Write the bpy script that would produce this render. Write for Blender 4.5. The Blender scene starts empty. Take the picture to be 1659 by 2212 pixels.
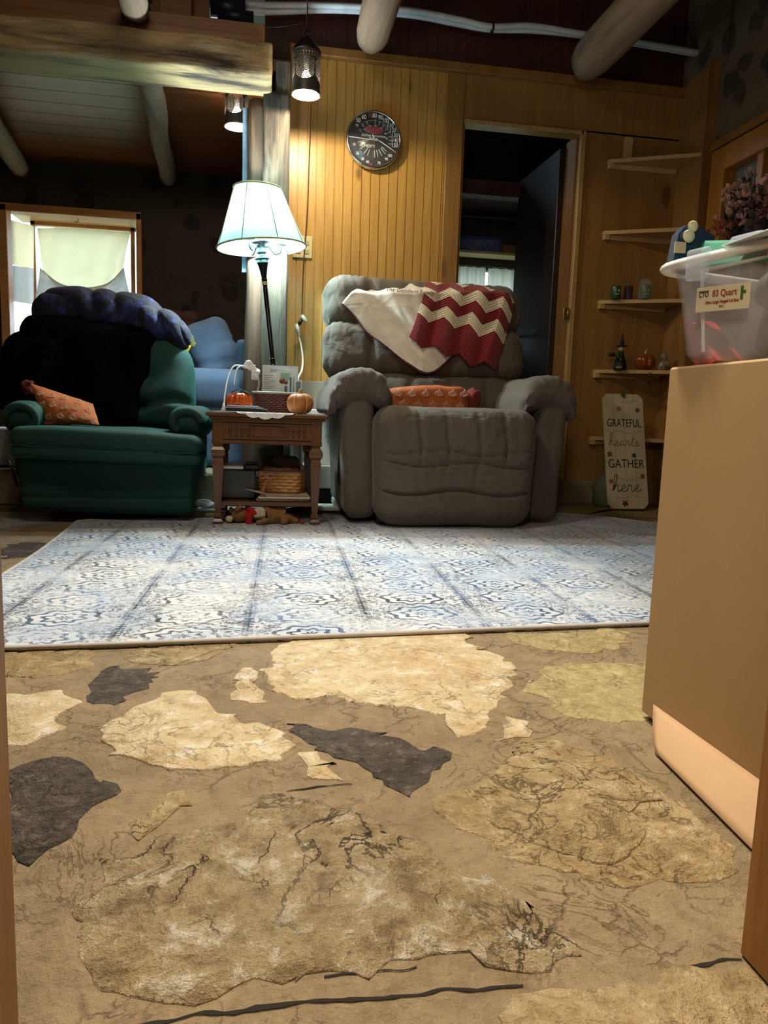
import bpy, math, random
import numpy as np
from mathutils import Matrix, Vector
random.seed(7); np.random.seed(7)
PI = math.pi
SC = bpy.context.scene
COL = SC.collection
def hexc(h, a=1.0):
    c = [int(h[i:i+2], 16)/255 for i in (0, 2, 4)]
    return tuple((x/12.92 if x <= .04045 else ((x+.055)/1.055)**2.4) for x in c) + (a,)
# ------------------------------------------------------------------ camera
FPX = 1600.0; CAMH = .56
YAW, PITCH, ROLL = math.radians(9.6), math.radians(7.7), math.radians(1.9)
_f = np.array([math.sin(YAW)*math.cos(PITCH), math.cos(YAW)*math.cos(PITCH), -math.sin(PITCH)])
_r0 = np.array([math.cos(YAW), -math.sin(YAW), 0]); _u0 = np.cross(_r0, _f)
_r = _r0*math.cos(ROLL)+_u0*math.sin(ROLL); _u = np.cross(_r, _f)
CP = np.array([0, 0, CAMH])
cam = bpy.data.cameras.new('camera'); camo = bpy.data.objects.new('camera', cam); COL.objects.link(camo)
M = Matrix.Identity(4)
for i in range(3):
    M[i][0], M[i][1], M[i][2], M[i][3] = _r[i], _u[i], -_f[i], CP[i]
camo.matrix_world = M
cam.sensor_fit = 'HORIZONTAL'; cam.sensor_width = 36; cam.lens = 36*FPX/1659; cam.clip_start = .02
SC.camera = camo
def P(u_, v_, **k):                    # a photo pixel carried onto a real plane x=, y= or z=
    d = _f+_r*(u_-829.5)/FPX-_u*(v_-1106)/FPX
    (a, v), = k.items(); i = 'xyz'.index(a)
    return CP+d*(v-CP[i])/d[i]
def PP(x, y, p0, n):                   # pixel onto a general plane
    d = _f+_r*(x-829.5)/FPX-_u*(y-1106)/FPX
    p0 = np.array(p0); n = np.array(n)
    return CP+d*((p0-CP)@n)/(d@n)
# ------------------------------------------------------------------ world, lamps, exposure
W = bpy.data.worlds.new('sky'); SC.world = W; W.use_nodes = True
bg = W.node_tree.nodes['Background']; bg.inputs[0].default_value = (.62, .82, 1, 1); bg.inputs[1].default_value = 4.5
SC.view_settings.view_transform = 'Standard'; SC.view_settings.look = 'None'
SC.view_settings.gamma = 1; SC.view_settings.use_curve_mapping = False
SC.view_settings.exposure = 1.0
def light(name, kind, loc, power, color, size=.1, rot=None, **k):
    l = bpy.data.lights.new(name, kind); l.energy = power; l.color = color
    if kind == 'AREA': l.shape = 'DISK'; l.size = size
    else: l.shadow_soft_size = size
    for a, b in k.items(): setattr(l, a, b)
    o = bpy.data.objects.new(name, l); COL.objects.link(o); o.location = loc
    if rot: o.rotation_euler = rot
    return o
light('room_fill_light', 'AREA', (-.5, 2.0, 2.95), 17, (1, .86, .68), .5)  # unseen fill added overhead to brighten the floor and the box face
light('recessed_downlight', 'SPOT', (.35, 1.75, 3.1), 240, (1, .93, .82), .06, spot_size=math.radians(62), spot_blend=.55)
light('rear_fill_light', 'POINT', (-.25, -.35, 1.75), 34, (1, .86, .66), .22)  # added fill hanging free behind the camera, evens out the cardboard box
light('floor_lamp_bulb', 'POINT', (-.015, 4.15, 1.56), 62, (.76, .94, 1), .045)
light('tin_lantern_bulb', 'POINT', (.21, 4.1, 2.225), 16, (1, .86, .62), .025)
light('back_lantern_bulb', 'POINT', (-.155, 4.72, 2.215), 14, (1, .9, .75), .025)
# ------------------------------------------------------------------ materials
MATS = {}
class NT:
    def __init__(s, name):
        s.m = bpy.data.materials.new(name); s.m.use_nodes = True; s.t = s.m.node_tree
        s.b = s.t.nodes['Principled BSDF']; s.out = s.t.nodes['Material Output']
    def n(s, typ, **k):
        nd = s.t.nodes.new(typ)
        for a, v in k.items():
            if a[0] == '_': nd.inputs[int(a[1:])].default_value = v
            else: setattr(nd, a, v)
        return nd
    def l(s, a, b): s.t.links.new(a, b)
    def coord(s, scale=(1, 1, 1), rot=(0, 0, 0), out='Object'):
        c = s.n('ShaderNodeTexCoord'); mp = s.n('ShaderNodeMapping')
        mp.inputs['Scale'].default_value = scale; mp.inputs['Rotation'].default_value = rot
        s.l(c.outputs[out], mp.inputs[0]); return mp.outputs[0]
    def noise(s, vec, scale, detail=4, rough=.55, dist=0):
        t = s.n('ShaderNodeTexNoise'); s.l(vec, t.inputs['Vector'])
        t.inputs['Scale'].default_value = scale; t.inputs['Detail'].default_value = detail
        t.inputs['Roughness'].default_value = rough; t.inputs['Distortion'].default_value = dist
        return t.outputs[0]
    def ramp(s, fac, stops, interp='LINEAR'):
        r = s.n('ShaderNodeValToRGB'); r.color_ramp.interpolation = interp
        e = r.color_ramp.elements
        e[0].position, e[0].color = stops[0]; e[1].position, e[1].color = stops[-1]
        for p, c in stops[1:-1]:
            q = e.new(p); q.color = c
        s.l(fac, r.inputs[0]); return r.outputs[0]
    def mix(s, fac, a, b, blend='MIX'):
        m = s.n('ShaderNodeMix', data_type='RGBA', blend_type=blend)
        for sock, v in ((m.inputs[0], fac), (m.inputs[6], a), (m.inputs[7], b)):
            if hasattr(v, 'links'): s.l(v, sock)
            else: sock.default_value = v
        return m.outputs[2]
    def math(s, op, a, b=0.0, c=0.0):
        m = s.n('ShaderNodeMath', operation=op)
        for sock, v in zip(m.inputs, (a, b, c)):
            if hasattr(v, 'links'): s.l(v, sock)
            else: sock.default_value = v
        return m.outputs[0]
    def bump(s, h, strength=.3, dist=.01):
        b = s.n('ShaderNodeBump'); b.inputs['Strength'].default_value = strength
        b.inputs['Distance'].default_value = dist; s.l(h, b.inputs['Height'])
        s.l(b.outputs[0], s.b.inputs['Normal']); return b
    def col(s, c):
        if hasattr(c, 'links'): s.l(c, s.b.inputs['Base Color'])
        else: s.b.inputs['Base Color'].default_value = c
    def set(s, **k):
        for a, v in k.items(): s.b.inputs[a.replace('_', ' ')].default_value = v
def plain(name, h, rough=.6, metal=0, h2=None, scale=20, bump=0, bs=60, bd=.003, **k):
    if name in MATS: return MATS[name]
    t = NT(name); v = t.coord()
    if h2: t.col(t.mix(t.ramp(t.noise(v, scale, 5), [(.35, (0, 0, 0, 1)), (.65, (1, 1, 1, 1))]), hexc(h), hexc(h2)))
    else: t.col(hexc(h))
    t.set(Roughness=rough, Metallic=metal, **k)
    if bump: t.bump(t.noise(v, bs, 4), bump, bd)
    MATS[name] = t.m; return t.m
def wood(name, c1, c2, axis='z', scale=1.0, rough=.5, knots=True, bump=.15, contrast=(.3, .7)):
    if name in MATS: return MATS[name]
    t = NT(name); a = 'xyz'.index(axis)
    s = [9*scale]*3; s[a] = .55*scale
    v = t.coord(tuple(s))
    g = t.noise(v, 3, 6, .6, .6)
    fine = t.noise(v, 14, 3, .6)
    c = t.mix(t.ramp(g, [(contrast[0], (0, 0, 0, 1)), (contrast[1], (1, 1, 1, 1))]), hexc(c1), hexc(c2))
    c = t.mix(.35, c, t.ramp(fine, [(.3, (.35, .35, .35, 1)), (.7, (1, 1, 1, 1))]), 'MULTIPLY')
    if knots:
        s2 = [4*scale]*3; s2[a] = 1.6*scale
        vo = t.n('ShaderNodeTexVoronoi'); t.l(t.coord(tuple(s2)), vo.inputs['Vector']); vo.inputs['Scale'].default_value = 1.4
        c = t.mix(t.ramp(vo.outputs['Distance'], [(.05, (.75, .75, .75, 1)), (.11, (0, 0, 0, 1))]), c, hexc('4a2a10'))
    t.col(c); t.set(Roughness=rough); t.bump(fine, bump, .004)
    MATS[name] = t.m; return t.m
def fabric(name, h, h2=None, scale=6, weave=400, rough=.9, sheen=.3, wr=.25, wscale=9, wd=.02, tint=None):
    if name in MATS: return MATS[name]
    t = NT(name); v = t.coord()
    c = t.mix(t.ramp(t.noise(v, scale, 4), [(.3, (0, 0, 0, 1)), (.7, (1, 1, 1, 1))]), hexc(h), hexc(h2 or h))
    t.col(c); t.set(Roughness=rough); t.b.inputs['Sheen Weight'].default_value = sheen
    t.b.inputs['Sheen Roughness'].default_value = .5
    t.b.inputs['Sheen Tint'].default_value = hexc(tint or h2 or h)
    b1 = t.n('ShaderNodeBump'); b1.inputs['Strength'].default_value = wr; b1.inputs['Distance'].default_value = wd
    t.l(t.noise(v, wscale, 3, .5, 1.2), b1.inputs['Height'])
    b2 = t.n('ShaderNodeBump'); b2.inputs['Strength'].default_value = .25; b2.inputs['Distance'].default_value = .001
    t.l(t.noise(v, weave, 2), b2.inputs['Height']); t.l(b1.outputs[0], b2.inputs['Normal'])
    t.l(b2.outputs[0], t.b.inputs['Normal'])
    MATS[name] = t.m; return t.m
def thincloth(name, h, h2=None, transl=.5, scale=5, emis=None):
    if name in MATS: return MATS[name]
    t = NT(name); v = t.coord()
    c = t.mix(t.noise(v, scale, 5), hexc(h), hexc(h2 or h)); t.col(c); t.set(Roughness=.9)
    tr = t.n('ShaderNodeBsdfTranslucent'); t.l(c, tr.inputs[0])
    ms = t.n('ShaderNodeMixShader'); ms.inputs[0].default_value = transl
    t.l(t.b.outputs[0], ms.inputs[1]); t.l(tr.outputs[0], ms.inputs[2]); t.l(ms.outputs[0], t.out.inputs[0])
    MATS[name] = t.m; return t.m
def clearmat(name, h='ffffff', alpha=.25, rough=.1, body=None):
    if name in MATS: return MATS[name]
    t = NT(name); t.col(hexc(h)); t.set(Roughness=rough)
    tr = t.n('ShaderNodeBsdfTransparent'); tr.inputs[0].default_value = hexc(h)
    ms = t.n('ShaderNodeMixShader'); ms.inputs[0].default_value = alpha
    t.l(tr.outputs[0], ms.inputs[1]); t.l(t.b.outputs[0], ms.inputs[2]); t.l(ms.outputs[0], t.out.inputs[0])
    MATS[name] = t.m; return t.m
# ------------------------------------------------------------------ geometry
class G:
    def __init__(s): s.v = []; s.f = []; s.mi = []; s.uv = None; s.cur = 0; s.sm = []; s.smooth = True
    def add(s, V, F, M=None):
        o = len(s.v)
        for p in V:
            if M is not None: p = M @ Vector(p)
            s.v.append((float(p[0]), float(p[1]), float(p[2])))
        for f in F: s.f.append([o+i for i in f]); s.mi.append(s.cur); s.sm.append(s.smooth)
        return s
    def box(s, a, b, bev=0, M=None):
        if bev <= 0:
            x0, y0, z0 = a; x1, y1, z1 = b
            sm, s.smooth = s.smooth, False
            s.add([(x0,y0,z0),(x1,y0,z0),(x1,y1,z0),(x0,y1,z0),(x0,y0,z1),(x1,y0,z1),(x1,y1,z1),(x0,y1,z1)],
                  [(0,3,2,1),(4,5,6,7),(0,1,5,4),(1,2,6,5),(2,3,7,6),(3,0,4,7)], M); s.smooth = sm; return s
        c = [(a[i]+b[i])/2 for i in range(3)]; hh = [abs(b[i]-a[i])/2 for i in range(3)]; bev = min(bev, min(hh)*.9)
        V = []; ix = {}
        for sx in (-1, 1):
            for sy in (-1, 1):
                for sz in (-1, 1):
                    for ax in range(3):
                        sg = (sx, sy, sz); ix[(sg, ax)] = len(V)
                        V.append(tuple(c[k]+sg[k]*(hh[k] if k == ax else hh[k]-bev) for k in range(3)))
        F = []
        for ax in range(3):
            o1, o2 = (ax+1) % 3, (ax+2) % 3
            for sg in (-1, 1):
                q = []
                for u, v in ((-1, -1), (1, -1), (1, 1), (-1, 1)):
                    t = [0, 0, 0]; t[ax] = sg; t[o1] = u; t[o2] = v; q.append(ix[(tuple(t), ax)])
                F.append(q)
            for u in (-1, 1):
                for v in (-1, 1):
                    t0 = [0, 0, 0]; t0[ax] = -1; t0[o1] = u; t0[o2] = v; t1 = list(t0); t1[ax] = 1; t0, t1 = tuple(t0), tuple(t1)
                    F.append([ix[(t0, o1)], ix[(t1, o1)], ix[(t1, o2)], ix[(t0, o2)]])
        for sx in (-1, 1):
            for sy in (-1, 1):
                for sz in (-1, 1): F.append([ix[((sx, sy, sz), k)] for k in range(3)])
        sm, s.smooth = s.smooth, False; s.add(V, F, M); s.smooth = sm; return s
    def tube(s, pts, r, n=10, caps=True, flat=1.0, M=None, closed=False):
        pts = [Vector(p) for p in pts]; k = len(pts); V = []; F = []
        up = None
        for i, p in enumerate(pts):
            if closed: t = pts[(i+1) % k]-pts[i-1]
            else: t = pts[min(i+1, k-1)]-pts[max(i-1, 0)]
            t.normalize()
            if up is None:
                up = Vector((0, 0, 1)) if abs(t.z) < .9 else Vector((1, 0, 0))
            a = t.cross(up).normalized(); up = a.cross(t).normalized()
            rr = r[i] if hasattr(r, '__len__') else r
            for j in range(n):
                th = 2*PI*j/n; V.append(p+a*math.cos(th)*rr+up*math.sin(th)*rr*flat)
        m = k if closed else k-1
        for i in range(m):
            for j in range(n):
                q = (i+1) % k
                F.append((i*n+j, i*n+(j+1) % n, q*n+(j+1) % n, q*n+j))
        if caps and not closed:
            F.append(list(range(n-1, -1, -1))); F.append([(k-1)*n+j for j in range(n)])
        return s.add(V, F, M)
    def lathe(s, c, prof, n=32, fn=None, M=None, cap=True):
        V = []; F = []; k = len(prof)
        for i, (r, z) in enumerate(prof):
            for j in range(n):
                th = 2*PI*j/n; q = r*(fn(th, i/(k-1)) if fn else 1)
                V.append((c[0]+q*math.cos(th), c[1]+q*math.sin(th), c[2]+z))
        for i in range(k-1):
            for j in range(n): F.append((i*n+j, i*n+(j+1) % n, (i+1)*n+(j+1) % n, (i+1)*n+j))
        if cap: F.append(list(range(n-1, -1, -1))); F.append([(k-1)*n+j for j in range(n)])
        return s.add(V, F, M)
    def soft(s, c, size, r, n=24, fn=None, M=None, pw=None):
        V, F = rbox(size, r, n, fn, pw); T = Matrix.Translation(c)
        return s.add(V, F, (T @ M) if M is not None else T)
    def prism(s, poly, h, M=None, smooth=False):      # polygon in XY, thickness in Z
        k = len(poly); sm, s.smooth = s.smooth, smooth
        s.add([(x, y, 0) for x, y in poly]+[(x, y, h) for x, y in poly],
              [list(range(k-1, -1, -1)), list(range(k, 2*k))]+[(i, (i+1) % k, k+(i+1) % k, k+i) for i in range(k)], M)
        s.smooth = sm; return s
    def sheet(s, fn, nu, nv, th=.004, uv=True):       # closed cloth sheet, fn(u,v)->point
        A = np.array([[fn(i/nu, j/nv) for j in range(nv+1)] for i in range(nu+1)], float)
        if th == 0:
            w = nv+1; s.uv = s.uv or {}; base = len(s.v)
            for i in range(nu+1):
                for j in range(w): s.uv[base+i*w+j] = (i/nu, j/nv)
            return s.add([tuple(p) for p in A.reshape(-1, 3)], [(i*w+j, (i+1)*w+j, (i+1)*w+j+1, i*w+j+1) for i in range(nu) for j in range(nv)])
        du = np.gradient(A, axis=0); dv = np.gradient(A, axis=1)
        N = np.cross(du, dv); N /= np.linalg.norm(N, axis=2, keepdims=True)+1e-12
        B = A+N*th; w = nv+1; o = (nu+1)*w; F = []; U = []
        for i in range(nu):
            for j in range(nv):
                a, b, c, d = i*w+j, (i+1)*w+j, (i+1)*w+j+1, i*w+j+1
                F.append((a, d, c, b)); F.append((o+a, o+b, o+c, o+d))
        ring = [i*w for i in range(nu+1)]+[nu*w+j for j in range(1, w)]+[i*w+nv for i in range(nu-1, -1, -1)]+[j for j in range(nv-1, 0, -1)]
        for i in range(len(ring)):
            a, b = ring[i], ring[(i+1) % len(ring)]; F.append((a, b, o+b, o+a))
        if s.uv is None: s.uv = {}
        base = len(s.v)
        for k2 in (0, o):
            for i in range(nu+1):
                for j in range(w): s.uv[base+k2+i*w+j] = (i/nu, j/nv)
        return s.add([tuple(p) for p in A.reshape(-1, 3)]+[tuple(p) for p in B.reshape(-1, 3)], F)
def rbox(size, r, n=6, fn=None, pw=None):
    n = n if hasattr(n, '__len__') else (n, n, n)
    h = np.array(size)/2; r = min(r, h.min()*.999)
    V = {}; out = []; F = []
    def ease(t):                                     # denser samples near the edges
        return math.sin(t*PI/2)*.5+t*.5
    def key(i, j, k):
        q = (i, j, k)
        if q not in V:
            p = np.array([ease(2*i/n[0]-1), ease(2*j/n[1]-1), ease(2*k/n[2]-1)])
            if pw:
                a = np.abs(p)**1.0; L = (a**pw).sum()**(1/pw); m = np.abs(p).max()
                w = p*(m/L)*h if L > 0 else p*h; nn = w/(h**2); nn /= np.linalg.norm(nn)+1e-9
            else:
                x = p*h; c = np.clip(x, -h+r, h-r); d = x-c; L = np.linalg.norm(d)
                nn = d/L if L > 1e-9 else np.zeros(3)
                w = c+nn*r
            if fn: w = fn(w, nn, p)
            V[q] = len(out); out.append(tuple(w))
        return V[q]
    for a, b, c in ((0, 1, 2), (1, 2, 0), (2, 0, 1)):
        for side in (0, n[c]):
            for i in range(n[a]):
                for j in range(n[b]):
                    q = []
                    for di, dj in ((0, 0), (1, 0), (1, 1), (0, 1)):
                        t = [0, 0, 0]; t[a] = i+di; t[b] = j+dj; t[c] = side; q.append(key(*t))
                    F.append(q if side else q[::-1])
    return out, F
def tag(o, label=None, cat=None, group=None, kind=None):
    if label: o['label'] = label
    if cat: o['category'] = cat
    if group: o['group'] = group
    if kind: o['kind'] = kind
    return o
def thing(name, loc, label, cat, group=None):
    o = bpy.data.objects.new(name, None); o.empty_display_size = .05; COL.objects.link(o); o.location = loc
    return tag(o, label, cat, group)
LOC = {}
def wloc(o):
    v = Vector(o.location)
    while o.parent: o = o.parent; v += Vector(o.location)
    return v
def obj(name, g, mats, parent=None, at=None, label=None):
    me = bpy.data.meshes.new(name)
    V = np.array(g.v, float)
    base = wloc(parent) if parent else Vector(at) if at is not None else Vector((float((V[:, 0].min()+V[:, 0].max())/2), float((V[:, 1].min()+V[:, 1].max())/2), float(V[:, 2].min())))
    b = np.array(base); V = V-b
    me.from_pydata([tuple(p) for p in V], [], g.f)
    if not isinstance(mats, (list, tuple)): mats = [mats]
    for m in mats: me.materials.append(m)
    me.polygons.foreach_set('use_smooth', g.sm); me.polygons.foreach_set('material_index', g.mi)
    if g.uv is not None:
        ul = me.uv_layers.new(name='UVMap')
        for lp in me.loops:
            ul.data[lp.index].uv = g.uv.get(lp.vertex_index, (0, 0))
    me.update()
    import bmesh
    bm = bmesh.new(); bm.from_mesh(me); bmesh.ops.recalc_face_normals(bm, faces=bm.faces)
    bm.to_mesh(me); bm.free()
    o = bpy.data.objects.new(name, me); COL.objects.link(o)
    if parent: o.parent = parent
    else: o.location = base
    if label: o['label'] = label
    return o
def struct(name, g, mats, at=(0, 0, 0), label=None):
    return tag(obj(name, g, mats, at=at), label, kind='structure')
def text(body, size, M, th=.0006, align='CENTER', sx=1.0, shear=0, g=None):
    c = bpy.data.curves.new('t', 'FONT'); c.body = body; c.size = size; c.align_x = align; c.align_y = 'CENTER'
    c.extrude = th; c.shear = shear
    o = bpy.data.objects.new('t', c); COL.objects.link(o)
    me = bpy.data.meshes.new_from_object(o)
    g = g or G(); sm = g.smooth; g.smooth = False
    g.add([(v.co.x*sx, v.co.y, v.co.z) for v in me.vertices], [list(p.vertices) for p in me.polygons], M)
    g.smooth = sm
    bpy.data.objects.remove(o); bpy.data.curves.remove(c); bpy.data.meshes.remove(me)
    return g
def frame(o, X, Y):                     # matrix with local x,y axes X,Y
    X = Vector(X).normalized(); Z = X.cross(Vector(Y)).normalized(); Y = Z.cross(X)
    M = Matrix.Identity(4)
    for i in range(3): M[i][0], M[i][1], M[i][2], M[i][3] = X[i], Y[i], Z[i], o[i]
    return M
def spline(pts, k=8, closed=False):
    P_ = [np.array(p, float) for p in pts]; n = len(P_); out = []
    m = n if closed else n-1
    for i in range(m):
        if closed: a, b, c, d = P_[i-1], P_[i], P_[(i+1) % n], P_[(i+2) % n]
        else: a, b, c, d = P_[max(i-1, 0)], P_[i], P_[i+1], P_[min(i+2, n-1)]
        for j in range(k):
            t = j/k
            out.append(.5*((2*b)+(c-a)*t+(2*a-5*b+4*c-d)*t*t+(3*b-a-3*c+d)*t**3))
    if not closed: out.append(P_[-1])
    return out
def polyat(pts, t):
    P_ = np.array(pts, float); L = np.r_[0, np.cumsum(np.linalg.norm(np.diff(P_, axis=0), axis=1))]; t *= L[-1]
    return np.array([np.interp(t, L, P_[:, i]) for i in range(P_.shape[1])])
def coons(top, bottom, left, right):    # px curves; u along top, v from top to bottom
    c = [np.array([polyat(spline(q, 6), i/40) for i in range(41)]) for q in (top, bottom, left, right)]
    def ev(a, t):
        t = min(max(t, 0), 1)*40; i = min(int(t), 39); return a[i]*(1-(t-i))+a[i+1]*(t-i)
    T, B, Lf, R_ = c
    def f(u, v):
        return (1-v)*ev(T, u)+v*ev(B, u)+(1-u)*ev(Lf, v)+u*ev(R_, v)-((1-u)*(1-v)*T[0]+u*(1-v)*T[-1]+(1-u)*v*B[0]+u*v*B[-1])
    return f
def nz(x, y=0, z=0):
    from mathutils import noise
    return noise.noise(Vector((x, y, z)))
# ------------------------------------------------------------------ palette
m_bead = wood('honey_beadboard_wood', 'b0843e', 'c89a50', 'z', .8, .38, knots=True, bump=.08)
m_ply = wood('brown_plywood', '8a6230', 'a0763e', 'z', .5, .42, bump=.06)
m_case = wood('casing_wood', '7c5226', '9a6c36', 'z', .7, .4, bump=.06)
m_caselit = wood('lit_casing_wood', 'a8844c', 'c4a064', 'z', .9, .4, knots=False)  # lit copy of the casing wood, the light is in its colour
m_redbd = wood('dark_red_boards', '381c16', '52281c', 'z', .8, .6, knots=False)
m_pine = wood('pine_ceiling_boards', '6e3e20', '8c5630', 'x', .6, .35)
m_plank = wood('rough_pine_plank', '7c5228', '9c6e3c', 'x', .9, .5)
m_jamb = wood('orange_jamb_wood', '8e5a26', 'a87238', 'z', .8, .4)
m_winwood = wood('window_pine', 'a86a34', 'c48a50', 'x', .8, .45, knots=False)
m_winor = wood('orange_window_frame_wood', '96601c', 'b07828', 'z', .6, .4, knots=False)
m_shelf = wood('shelf_pine', 'b89058', 'cca66c', 'x', .8, .5, knots=False)
m_table = wood('walnut_table_wood', '54300f', '6a421a', 'x', 1.2, .32, knots=False)
m_tablez = wood('walnut_leg_wood', '54300f', '6a421a', 'z', 1.2, .32, knots=False)
m_black = plain('black_plastic', '0c0c0e', .4)
m_dark = plain('dark_metal', '181614', .35, .8)
m_white = plain('white_plastic', 'e6e8e4', .45)
m_brass = plain('brass', 'b89450', .3, 1)
m_chrome = plain('chrome', 'd8d8d8', .15, 1)
m_green = fabric('green_velvet', '08332c', '0c4038', 3, 500, .8, .5, .15, 8, .02, '1c6658')
m_gray = fabric('taupe_microfiber', '51483d', '5c5348', 3, 500, .85, .35, .5, 10, .02, 'a09a90')
m_blue = fabric('slate_blue_sofa_fabric', '445468', '4e6078', 5, 350, .9, .3, .2, 8, .02, '8898b0')
m_coat_ = None
m_navy = fabric('navy_patterned_fleece', '10143c', '2a3068', 14, 300, .8, .5, .5, 14, .03, '5058a0')
m_coat = fabric('black_coat_cloth', '020203', '030305', 5, 300, .9, .0, .5, 9, .03)
m_coat.node_tree.nodes['Principled BSDF'].inputs['Specular IOR Level'].default_value = .03
# driftwood material: dark weather stains over pale wood
def weathered(name, a, b, c, axis, lo=.45, hi=.6, bump=.6):
    t = NT(name); ai = 'xyz'.index(axis); s = [5]*3; s[ai] = .7
    v = t.coord(tuple(s)); n1 = t.noise(v, 1.5, 6, .65, .4); s = [22]*3; s[ai] = 1.2
    n2 = t.noise(t.coord(tuple(s)), 1.6, 5, .7)
    base = t.mix(n2, hexc(a), hexc(b))
    t.col(t.mix(t.ramp(n1, [(lo, (0, 0, 0, 1)), (hi, (1, 1, 1, 1))]), base, hexc(c))); t.set(Roughness=.85)
    t.bump(n2, bump, .012); return t.m
m_beam = weathered('hewn_beam_wood', 'c0a878', '8c7450', '3c342c', 'x', .5, .66)
m_log = weathered('peeled_log_wood', 'a8907c', '80684e', '5c4838', 'y', .5, .75, .4)
m_post = weathered('sawn_post_wood', '4c4436', '6c6250', '241e18', 'z', .45, .60, 1.0)
m_postlog = weathered('dark_post_log_wood', '4c3828', '6c5440', '2c2018', 'z', .5, .7)
def stonewall(name, a, b, c, sc=2.2, lo=.16, hi=.24):
    t = NT(name); v = t.coord((1, 1, 1))
    dn = t.noise(v, 2.5, 3); vv = t.n('ShaderNodeVectorMath', operation='ADD'); t.l(v, vv.inputs[0])
    cs = t.n('ShaderNodeCombineXYZ'); 
    for i in range(3): t.l(t.math('MULTIPLY', dn, .35), cs.inputs[i])
    t.l(cs.outputs[0], vv.inputs[1])
    vo = t.n('ShaderNodeTexVoronoi'); t.l(vv.outputs[0], vo.inputs['Vector']); vo.inputs['Scale'].default_value = sc*2.2
    mort = t.mix(t.noise(v, 6, 5), hexc(a), hexc(b))
    f = t.ramp(vo.outputs['Distance'], [(lo+.16, (1, 1, 1, 1)), (hi+.16, (0, 0, 0, 1))])
    t.col(t.mix(f, mort, hexc(c))); t.set(Roughness=.95); t.bump(t.math('ADD', f, t.noise(v, 20, 5)), .5, .02); return t.m
m_stonew = stonewall('dark_cobble_wall', '2a2014', '382c1c', '1c1008')
m_plaster = stonewall('grey_plaster_wall', '54483a', '6c5c48', '3c3226')
m_conc = plain('old_concrete', '6a6048', .9, 0, '8a7c60', 6, .5, 30, .01)
# flagstones
def stone(name, a, b, c, vein='e8dcc0', rough=.7, vs=1.0, bump=.45, pit=.5, vw=.5):
    t = NT(name); v = t.coord()
    n1 = t.noise(v, 5*vs, 9, .62, .3); n2 = t.noise(v, 26*vs, 7, .68, .25); n3 = t.noise(v, 150, 4, .7)
    col = t.mix(t.ramp(n1, [(.38, (0, 0, 0, 1)), (.62, (1, 1, 1, 1))]), hexc(a), hexc(b))
    col = t.mix(t.ramp(n2, [(.36, (pit, pit, pit, 1)), (.5, (0, 0, 0, 1))]), col, hexc(c))
    col = t.mix(t.ramp(n2, [(.54, (0, 0, 0, 1)), (.66, (vw, vw, vw, 1))]), col, hexc(vein))
    mu = t.n('ShaderNodeTexMusgrave') if False else None
    n4 = t.noise(v, 9*vs, 8, .6, 2.2)
    ve = t.ramp(n4, [(.485, (0, 0, 0, 1)), (.5, (1, 1, 1, 1)), (.515, (0, 0, 0, 1))])
    ve = t.math('MULTIPLY', ve, t.ramp(t.noise(v, 3.1, 3), [(.45, (0, 0, 0, 1)), (.6, (.7, .7, .7, 1))]))
    col = t.mix(ve, col, hexc(c)); col = t.mix(t.ramp(n3, [(.3, (.35, .35, .35, 1)), (.5, (0, 0, 0, 1))]), col, hexc(c)); t.col(col); t.set(Roughness=rough)
    n5 = t.noise(v, 70, 5, .8)
    col = t.mix(t.ramp(n5, [(.58, (0, 0, 0, 1)), (.68, (.55, .55, .55, 1))]), col, hexc('3c2c18')); col = t.mix(t.ramp(n5, [(.33, (.6, .6, .6, 1)), (.42, (0, 0, 0, 1))]), col, hexc(vein)); t.col(col)
    vo = t.n('ShaderNodeTexVoronoi', feature='DISTANCE_TO_EDGE'); vv = t.n('ShaderNodeVectorMath', operation='ADD'); cs = t.n('ShaderNodeCombineXYZ'); dn = t.math('MULTIPLY', t.noise(v, 9, 5), .22)
    for q_ in range(3): t.l(dn, cs.inputs[q_])
    t.l(v, vv.inputs[0]); t.l(cs.outputs[0], vv.inputs[1]); t.l(vv.outputs[0], vo.inputs['Vector']); vo.inputs['Scale'].default_value = 6.5
    ck = t.math('MULTIPLY', t.ramp(vo.outputs['Distance'], [(.004, (1, 1, 1, 1)), (.022, (0, 0, 0, 1))]), t.ramp(t.noise(v, 4.3, 3), [(.5, (0, 0, 0, 1)), (.58, (.5, .5, .5, 1))]))
    col = t.mix(ck, col, hexc('4a3820')); t.col(col); ve = t.math('ADD', ve, t.math('MULTIPLY', ck, 1.5)); bump *= 1.25
    h = t.math('ADD', t.math('MULTIPLY', n2, .9), t.math('MULTIPLY', n1, 1.3)); h = t.math('ADD', h, t.math('MULTIPLY', n3, .2)); h = t.math('SUBTRACT', h, t.math('MULTIPLY', n5, .35)); h = t.math('SUBTRACT', h, t.math('MULTIPLY', ve, .25))
    t.bump(h, bump, .03); return t.m
m_mortar = stone('brown_mortar', '8c7654', '9e8662', '74603e', 'b09874', .6, .8, .6, .5, .35)
m_stpale = stone('pale_flagstone', 'd0b484', 'e0cca0', 'a88858', 'f4ecdc', .5, .8, .6, .5, .7)
m_sttan = stone('tan_flagstone', 'b49662', 'ceb280', '8a6c40', 'e8d4aa', .5, 1, .8, .6, .7)
m_strough = stone('rough_tan_flagstone', 'b89c6c', 'ccb488', '80643e', 'f4e6c8', .5, .7, 1.0, .75, 1)
m_stdark = stone('dark_slate_flagstone', '5c5044', '766654', '3a322a', 'a89888', .5, 1.2, .9, .7, .6)
m_stolive = stone('olive_flagstone', 'a08c58', 'b4a06a', '7c6a42', 'd4c49c', .65, 1, .5, .5, .5)
m_crack = plain('dark_crack', '1c140c', .95)
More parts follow.
